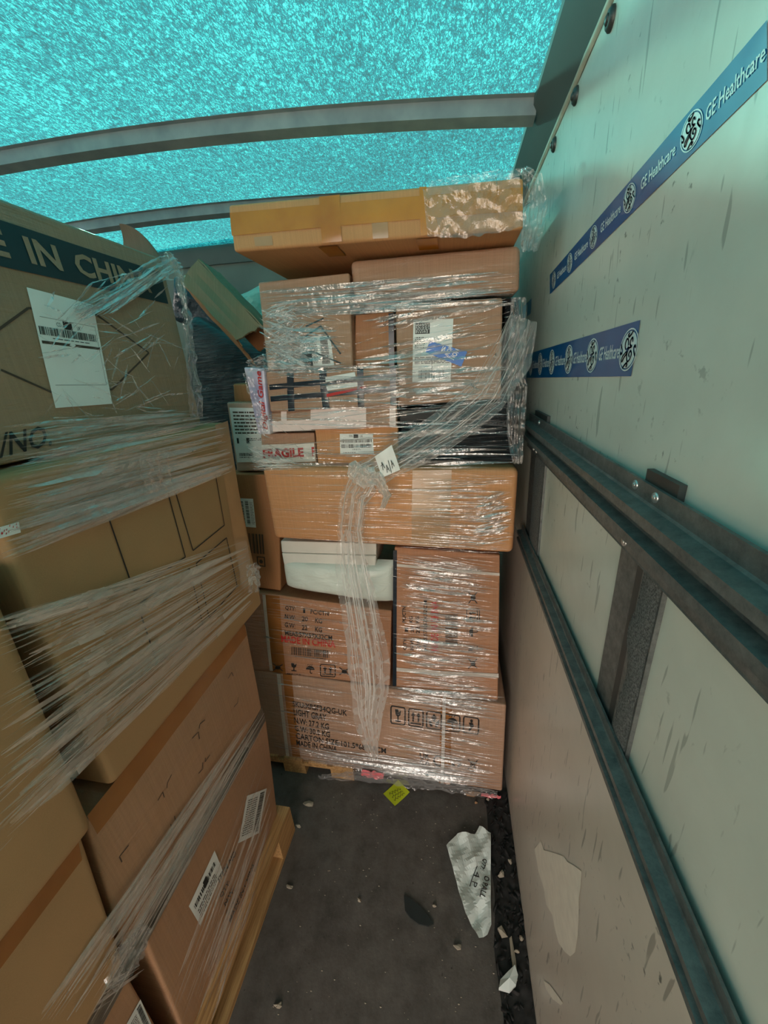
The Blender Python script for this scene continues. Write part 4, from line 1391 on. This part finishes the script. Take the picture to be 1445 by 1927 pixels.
tail = crumple([(985, 600, 26), (962, 680, 34), (915, 745, 38), (850, 800, 36), (785, 840, 34), (730, 872, 30), (690, 895, 30), (668, 935, 26), (660, 1000, 24), (664, 1060, 30), (674, 1120, 34), (684, 1180, 36), (694, 1240, 40), (698, 1300, 36), (692, 1350, 26), (698, 1390, 16), (706, 1425, 6)], .895, .016, 150, 18, 24, 3)
tail.build('hanging_tail', M['film_tail'], wrapF, True)
mb = MB()
for _ in range(40):          # folds running along the gathered film
    off_ = rr.uniform(-1, 1)
    pts = [(985, 600, 24), (915, 745, 34), (850, 800, 32), (785, 840, 30), (730, 872, 26), (690, 895, 26), (668, 935, 22), (660, 1000, 20), (664, 1060, 26), (684, 1180, 30), (694, 1240, 34), (698, 1300, 30), (694, 1350, 20), (704, 1415, 8)]
    a = rr.randint(0, len(pts) - 5); b = rr.randint(a + 3, min(len(pts), a + 8))
    P = []
    for i in range(a, b):
        for kk in range(3):
            if i + 1 < len(pts):
                q0, q1 = pts[i], pts[i + 1]
                k_ = kk / 3
                P.append(at(lerp(q0[0], q1[0], k_) + off_ * lerp(q0[2], q1[2], k_) * .9, lerp(q0[1], q1[1], k_) + off_ * 12 * (1 if q0[1] < 900 else 0) + rr.uniform(-2, 2), 1, .876 + rr.uniform(-.004, .006)))
    if len(P) > 3:
        strand(mb, P, Vector((0, -1, 0)), rr.uniform(.001, .004), rr.uniform(-.8, .8), rr)
mb.build('tail_folds', M['film_fold'], wrapF)
crumple([(800, 400, 46), (840, 396, 52), (890, 392, 54), (940, 385, 52), (984, 376, 50)], .874, .005, 50, 18, 22, 9).build('loose_film', M['film_sheet'], WRAP, True)
crumple([(984, 320, 8), (1002, 345, 20), (1006, 385, 24), (1000, 430, 22), (996, 475, 14)], .90, .02, 40, 12, 30, 12).build('loose_film', M['film_sheet'], WRAP, True)
crumple([(808, 350, 10), (870, 338, 8), (940, 330, 8), (1000, 322, 6)], .90, .008, 40, 6, 30, 15).build('loose_film', M['film_sheet'], WRAP, True)
crumple([(470, 690, 10), (500, 682, 16), (545, 690, 16), (585, 688, 10)], .915, .016, 36, 10, 34, 19).build('loose_film', M['film_sheet'], WRAP, True)
crumple([(465, 700, 8), (478, 740, 9), (492, 780, 9), (500, 815, 8)], .925, .010, 36, 8, 34, 22).build('loose_film', M['film_sheet'], WRAP, True)
crumple([(975, 560, 14), (972, 640, 16), (972, 720, 18), (970, 800, 18), (972, 870, 10)], .945, .02, 60, 10, 20, 25).build('loose_film', M['film_sheet'], WRAP, True)
crumple([(600, 1462, 6), (660, 1458, 10), (720, 1462, 12), (790, 1470, 12), (860, 1482, 8), (935, 1493, 6)], .985, .012, 60, 8, 40, 28).build('loose_film', M['film_sheet'], WRAP, True)

crumple([(664, 868, 6), (672, 885, 20), (690, 898, 22), (712, 900, 14), (730, 930, 8), (720, 955, 5)], .872, .016, 34, 12, 60, 61).build('film_knot', M['film_fold'], WRAP)
# film on the near stack
WRAP = wrapN = thing('stretch_wrap', 'clear stretch film wound round the near left stack', 'stretch film', (-.6, .3, .13), 'clear stretch films')
mb = MB()
UPX = lambda px, py: lerp(-.574, -.610, min(1, max(0, (890 - py) / 110)))
side_strands(mb, ((0, 862), (428, 786), (440, 880), (0, 1010)), 170, -.574, (.0006, .004), (.25, .8), .04, rr)
side_strands(mb, ((0, 862), (428, 786), (440, 880), (0, 1010)), 22, -.574, (.006, .018), (.5, 1), .02, rr)
side_strands(mb, ((0, 800), (372, 772), (425, 792), (0, 880)), 70, UPX, (.001, .005), (.2, .7), .1, rr)
side_strands(mb, ((0, 985), (440, 868), (441, 885), (0, 1060)), 40, -.571, (.002, .010), (.5, 1), .02, rr)
mb.build('upper_wrap', M['film_soft'], wrapN)
mb = MB()
MPX = lambda px, py: -.560 if px < 172 else -.573
side_strands(mb, ((-10, 1175), (468, 1010), (482, 1130), (-10, 1600)), 220, MPX, (.0006, .004), (.25, .8), .03, rr)
side_strands(mb, ((-10, 1175), (468, 1010), (482, 1130), (-10, 1600)), 26, MPX, (.006, .02), (.5, 1), .02, rr)
side_strands(mb, ((-10, 1168), (300, 1075), (310, 1088), (-10, 1195)), 22, MPX, (.004, .012), (.5, 1), .02, rr)
for _ in range(130):     # the same band goes on round the near upper carton
    z = rr.uniform(1.06, 1.37); y1 = rr.uniform(-.25, .29); y0 = max(-.41, y1 - rr.uniform(.2, .5)); dz = rr.uniform(-.015, .015)
    strand(mb, [Vector((-.561, lerp(y0, y1, i / 8), z + dz * i / 8)) for i in range(9)], Vector((1, 0, 0)), rr.uniform(.001, .006), rr.uniform(-.6, .6), rr)
mb.build('middle_wrap', M['film_warm'], wrapN)
mb = MB()
side_strands(mb, ((60, 1927), (487, 1325), (506, 1348), (190, 1927)), 100, -.590, (.001, .006), (.3, .8), .05, rr)
side_strands(mb, ((60, 1927), (487, 1325), (500, 1342), (170, 1927)), 26, -.590, (.006, .014), (.5, 1), .03, rr)
side_strands(mb, ((300, 1927), (500, 1380), (528, 1545), (400, 1927)), 80, -.600, (.0008, .003), (.2, .7), .04, rr)
side_strands(mb, ((300, 1927), (500, 1380), (528, 1545), (400, 1927)), 24, -.600, (.004, .014), (.4, .9), .03, rr)
side_strands(mb, ((0, 1927), (240, 1800), (280, 1830), (60, 1990)), 30, -.604, (.001, .004), (.3, .8), .05, rr)
mb.build('lower_wrap', M['film_warm'], wrapN)
crumple([(140, 585, 10), (200, 560, 18), (255, 530, 22), (300, 505, 22), (330, 490, 14)], -.615, .010, 50, 12, 30, 31, ax=0, sign=1).build('loose_film', M['film_sheet'], WRAP, True)
crumple([(338, 520, 6), (348, 600, 7), (356, 670, 9), (364, 740, 12), (368, 785, 12)], -.612, .010, 60, 8, 40, 33, ax=0, sign=1).build('loose_film', M['film_sheet'], WRAP, True)
crumple([(300, 480, 4), (315, 480, 6), (330, 505, 8), (340, 560, 6)], -.61, .01, 20, 6, 40, 35, ax=0, sign=1).build('loose_film', M['film_sheet'], WRAP, True)
crumple([(285, 850, 26), (290, 890, 30), (300, 925, 22)], -.560, .008, 20, 12, 40, 37, ax=0, sign=1).build('loose_film', M['film_sheet'], WRAP, True)
crumple([(470, 1060, 10), (476, 1085, 12), (474, 1115, 10)], -.552, .012, 14, 8, 40, 39, ax=0, sign=1).build('loose_film', M['film_sheet'], WRAP, True)
crumple([(205, 1860, 10), (235, 1800, 26), (270, 1740, 12)], -.55, .012, 20, 10, 40, 41, ax=0, sign=1).build('loose_film', M['film_sheet'], WRAP, True)
mb = MB()
side_strands(mb, ((60, 560), (340, 490), (362, 770), (60, 790)), 90, -.617, (.0008, .004), (.06, .3), .25, rr)
side_strands(mb, ((120, 610), (300, 500), (335, 500), (200, 600)), 60, -.612, (.001, .005), (.3, .8), .3, rr)
mb.build('top_wrap', M['film'], wrapN)

# white tag tied into the gathered film
fc = Face(fq(.868, (705, 859), (737, 837), (753, 884), (719, 898)), 0, 0)
root = thing('paper_tag', 'white handwritten paper tag caught in the gathered film', 'tag', fc.flat(.5, 0))
mb = MB(); mb.grid(lambda s, t: fc.pt(s, t, .004 * math.sin(s * 3) + .002 * nz((s * 3, t * 3, 0), 1)), 8, 8); mb.build('paper', M['label'], root, True)
p = Pad(fc, None, [Vector((0, 1)), Vector((1, 1)), Vector((1, 0)), Vector((0, 0))])
for pts in ([(.36, .12), (.44, .42), (.5, .14)], [(.39, .24), (.49, .24)], [(.56, .05), (.6, .55)], [(.68, .2), (.74, .5), (.8, .24)], [(.7, .34), (.8, .36)], [(.2, .3), (.26, .62), (.32, .34)], [(.15, .5), (.3, .52)]):
    p.line(pts, .022, 'ink', .0065)
p.out('handwriting', 'ink', 'ink', root)

# ------------------------------------------------------------------ things on the floor
def floor_quad(pts):
    return [at(x, y, 2, 0) for x, y in pts]


q = floor_quad(((721, 1495), (749, 1469), (771, 1492), (743, 1518)))
fc = Face([v + Vector((0, 0, .001)) for v in q], 0, 0)
root = thing('sticky_note', 'yellow handwritten sticky note on the floor before the far stack', 'note', fc.flat(.5, .5))
mb = MB(); mb.grid(lambda s, t: fc.pt(s, t, .001 + .006 * (s - .5) ** 2 * 2), 8, 6); mb.grid(lambda s, t: fc.pt(1 - s, t, .0005 + .006 * (s - .5) ** 2 * 2), 8, 6); mb.build('paper', M['note'], root, True)
p = Pad(fc, ((727, 1492), (752, 1481), (764, 1494), (741, 1510)))
for y0, wv in ((.72, 3), (.42, 1), (.12, 7)):
    p.line([(x / 24, y0 + .12 * math.sin(x * 1.3 + wv) * (1 if x % 5 else 0)) for x in range(2, 23)], .035, 'ink', .0045)
p.out('handwriting', 'ink', 'ink_soft', root)

# crumpled white sheet by the wall
outl = [(840, 1597), (861, 1575), (893, 1576), (902, 1561), (923, 1573), (923, 1700), (924, 1748), (917, 1766), (901, 1772), (876, 1728), (868, 1702)]
base = floor_quad(outl)
cen = sum(base, Vector()) / len(base)
def sheet_h(x, y):
    tr = lambda q_: abs((q_ % 1.0) - .5)
    return .003 + .026 * tr(x * 13 + y * 4.1) + .020 * tr(x * 6 - y * 9.7 + .2) + .014 * tr(-x * 21 + y * 17 + .1) + .012 * abs(nz((x, y, 0), 12, 6))


bm = bmesh.new()
vs = [bm.verts.new(v) for v in base]
bm.faces.new(vs)
bmesh.ops.triangulate(bm, faces=bm.faces[:])
for _ in range(4):
    bmesh.ops.subdivide_edges(bm, edges=[e for e in bm.edges if e.calc_length() > .012], cuts=1, use_grid_fill=False)
    bmesh.ops.triangulate(bm, faces=bm.faces[:])
for v in bm.verts:
    h = sheet_h(v.co.x, v.co.y)
    v.co.z = h
root = thing('plastic_sheet', 'crumpled white sheet lettered QTY lying by the wall', 'sheet', cen)
finish('sheet', [v.co.copy() for v in bm.verts], [tuple(v.index for v in f.verts) for f in (bm.verts.index_update() or bm.faces)], M['sheet'], root)
bm.free()
mb = MB()
def sheet_z(x, y):
    return sheet_h(x, y) + .001
def sheet_text(s, quad, bold=.02):
    vs_, fs_, _ = text2d(s, bold)
    def mp(u, v):
        px, py = pxl(quad, u, 1 - v)
        w = at(px, py, 2, .02)
        return Vector((w.x, w.y, sheet_z(w.x, w.y) + .003))
    mb.add([mp(u, v) for u, v in vs_], fs_)
sheet_text('QTY:', ((917, 1619), (910, 1642), (902, 1634), (909, 1613)))
sheet_text('4 P', ((904, 1646), (896, 1672), (886, 1666), (894, 1640)), .0)
sheet_text('O PALL', ((922, 1650), (912, 1696), (902, 1690), (912, 1645)))
Ls = [(898, 1628), (888, 1650), (884, 1664)]
for a, b in zip(Ls, Ls[1:]):
    A2, B2 = at(*a, 2, .03), at(*b, 2, .03)
    for e in (A2, B2):
        e.z = sheet_z(e.x, e.y) + .003
    n_ = (B2 - A2).cross(Vector((0, 0, 1))).normalized() * .0012
    mb.add([A2 + n_, A2 - n_, B2 - n_, B2 + n_], [(0, 1, 2, 3)])
mb.build('printed_text', M['ink'], root)

# leaf-shaped rubber scrap
pts = floor_quad(((760, 1686), (772, 1692), (790, 1706), (806, 1724), (816, 1740), (806, 1744), (788, 1740), (772, 1728), (762, 1714)))
mb = MB(); mb.prism([v + Vector((0, 0, .0005)) for v in pts], (0, 0, .005))
tag(mb.build('rubber_scrap', M['rubber'], None, False, tuple(pts[0])), 'dark leaf shaped rubber scrap in the middle of the floor', 'scrap')

# dirt heaped along the foot of the wall
mb = MB()
rd = random.Random(8)
def dirt(s, t):
    y = lerp(.12, 1.02, t)
    inner = .118 + .018 * nz((0, y * 7, 0), 1, 5) + (.0 if y > .55 else .0)
    x = lerp(inner, XW - .0045, s)
    return Vector((x, y, .0005 + .016 * s ** 1.3 * (0.6 + .8 * abs(nz((x, y, 0), 30, 3))) * min(1, s * 5) + .004 * abs(nz((x, y, 0), 90, 4)) * min(1, s * 5)))
mb.grid(dirt, 16, 150)
for _ in range(260):
    s = rd.random(); t = rd.random()
    c = dirt(s, t); r_ = rd.uniform(.002, .007)
    ax_ = Vector((rd.uniform(-1, 1), rd.uniform(-1, 1), rd.uniform(-.3, .3))).normalized(); bx_ = ax_.orthogonal().normalized()
    v8 = [c + Vector((0, 0, r_ * .4)) + ax_ * sx * r_ * rd.uniform(1, 2.4) + bx_ * sy * r_ * rd.uniform(.4, .8) + Vector((0, 0, sz * r_ * .3)) for sx in (-1, 1) for sy in (-1, 1) for sz in (-1, 1)]
    mb.add(v8, [(0, 1, 3, 2), (4, 6, 7, 5), (0, 4, 5, 1), (2, 3, 7, 6), (0, 2, 6, 4), (1, 5, 7, 3)])
tag(mb.build('floor_dirt', M['dirt'], None, True), 'black dirt and broken bits heaped along the foot of the wall', 'dirt', kind='stuff')

# scraps: small torn bits lying about
def scrap_mesh(pts, h, seed, mat, name, label, group, cat='scrap'):
    base = floor_quad(pts)
    c = sum(base, Vector()) / len(base)
    sz_ = dirt_z(c)
    mb = MB()
    n = len(base)
    rs = random.Random(seed)
    top = [v + Vector((0, 0, sz_ + h * rs.uniform(.3, 1))) for v in base]
    bot = [v + Vector((0, 0, sz_ + .0008)) for v in base]
    ct = c + Vector((0, 0, sz_ + h * 1.1)); cb = c + Vector((0, 0, sz_ + .0008))
    mb.add(top + bot + [ct, cb], [(i, (i + 1) % n, 2 * n) for i in range(n)] + [(n + (i + 1) % n, n + i, 2 * n + 1) for i in range(n)] + [(i, n + i, n + (i + 1) % n, (i + 1) % n) for i in range(n)])
    return tag(mb.build(name, M[mat], None, False, (c.x, c.y, 0)), label, cat, group)
def dirt_z(c):
    s = (c.x - .118) / (XW - .0045 - .118)
    return dirt(min(1, s), (c.y - .12) / .9).z + .004 if 0 < s <= 1.1 and .12 < c.y < 1.02 else 0.0
rs = random.Random(3)
def ragged(cx, cy, r, n=8, el=1.5, ang=0.0):
    out = []
    for i in range(n):
        a = 2 * math.pi * i / n
        rr_ = .62 * r * rs.uniform(.5, 1.2)
        x, y = rr_ * math.cos(a) * el, rr_ * math.sin(a)
        out.append((cx + x * math.cos(ang) - y * math.sin(ang), cy + x * math.sin(ang) + y * math.cos(ang)))
    return out
G = 'scraps along the wall foot'
scrap_mesh([(941, 1848), (955, 1836), (968, 1823), (974, 1840), (970, 1860), (958, 1872), (938, 1866)], .02, 1, 'sheet', 'torn_paper', 'largest torn white paper in the dirt by the wall, lower end', G)
scrap_mesh([(936, 1752), (943, 1747), (955, 1766), (944, 1768)], .012, 2, 'scrap', 'torn_paper', 'pointed grey scrap in the dirt just below the white sheet', G)
scrap_mesh([(958, 1770), (962, 1766), (970, 1810), (973, 1850), (966, 1842), (961, 1800)], .008, 3, 'scrap', 'plastic_strip', 'long grey strip in the dirt beside the largest torn paper', G)
scrap_mesh(ragged(943, 1650, 10, 9, 1.2), .016, 4, 'scrap', 'paper_ball', 'crumpled greyish lump in the dirt beside the white sheet', G)
scrap_mesh(ragged(960, 1628, 5, 7, 1.8, .8), .01, 5, 'scrap', 'torn_paper', 'small pale scrap against the wall level with the sheet', G)
scrap_mesh(ragged(980, 1772, 6, 7, 1.6, 1.2), .012, 6, 'scrap', 'torn_paper', 'pale scrap at the wall foot below the white sheet', G)
scrap_mesh(ragged(972, 1796, 6, 7, 1.5, .4), .01, 7, 'scrap', 'torn_paper', 'pale bit in the dirt near the long grey strip', G)
scrap_mesh(ragged(918, 1507, 4, 6, 1.2), .01, 8, 'scrap', 'torn_paper', 'whitish bit in the dirt under the stack corner', G)
scrap_mesh(ragged(895, 1512, 4, 6, 1.2), .01, 9, 'chip', 'wood_chip', 'small orange wood chip before the stack corner', G)
scrap_mesh([(872, 1488), (890, 1486), (904, 1494), (892, 1500), (878, 1498)], .012, 10, 'chip', 'wood_chip', 'splintered wood chip under the bottom carton edge', G)
G = 'pale scraps on the open floor'
lone = ((581, 1514, 9, 2.2, 'torn scrap on the floor nearest the near pallet corner'), (561, 1555, 5, 1.6, 'little scrap on the floor right of the near pallet corner'), (676, 1695, 6, 1.2, 'pale crumb on the bare floor left of the rubber scrap'),
        (818, 1706, 5, 1.3, 'pale crumb right of the rubber scrap'), (862, 1782, 9, 1.4, 'broken pale scrap below the white sheet'), (524, 1894, 9, 1.8, 'pale scrap on the floor at the bottom of the picture'), (545, 1670, 6, 1.9, 'pale scrap close to the near pallet side'))
for i, (x, y, r_, el, lab) in enumerate(lone):
    scrap_mesh(ragged(x, y, r_, 8, el, rs.uniform(-.4, .4)), .008, 30 + i, 'scrap', 'paper_scrap', lab, G)
mb = MB()
rk = random.Random(4)
for _ in range(170):         # sawdust-sized crumbs
    x, y = rk.uniform(-.5, .11), rk.uniform(.25, .95)
    r_ = rk.uniform(.0008, .0028)
    mb.add([(x - r_, y, .0004), (x, y - r_ * .6, .0004), (x + r_ * 1.4, y, .0004), (x, y + r_ * .7, .0004), (x, y, r_)], [(0, 1, 4), (1, 2, 4), (2, 3, 4), (3, 0, 4)])
tag(mb.build('floor_crumbs', M['scrap'], None), 'tiny pale crumbs sprinkled over the dark floor', 'crumbs', kind='stuff')

# pink film end below the bottom carton
mb = crumple([(680, 1452, 5), (700, 1456, 7), (722, 1460, 5)], .985, .008, 16, 6, 40, 51)
tag(mb.build('film_scrap', M['pink'], None, True), 'pink film scrap caught under the bottom carton', 'scrap', 'pink film scraps')
mb = crumple([(905, 1494, 3), (925, 1497, 4), (942, 1499, 3)], .99, .006, 14, 5, 40, 53)
tag(mb.build('film_scrap', M['pink'], None, True), 'pink film scrap under the right end of the stack', 'scrap', 'pink film scraps')
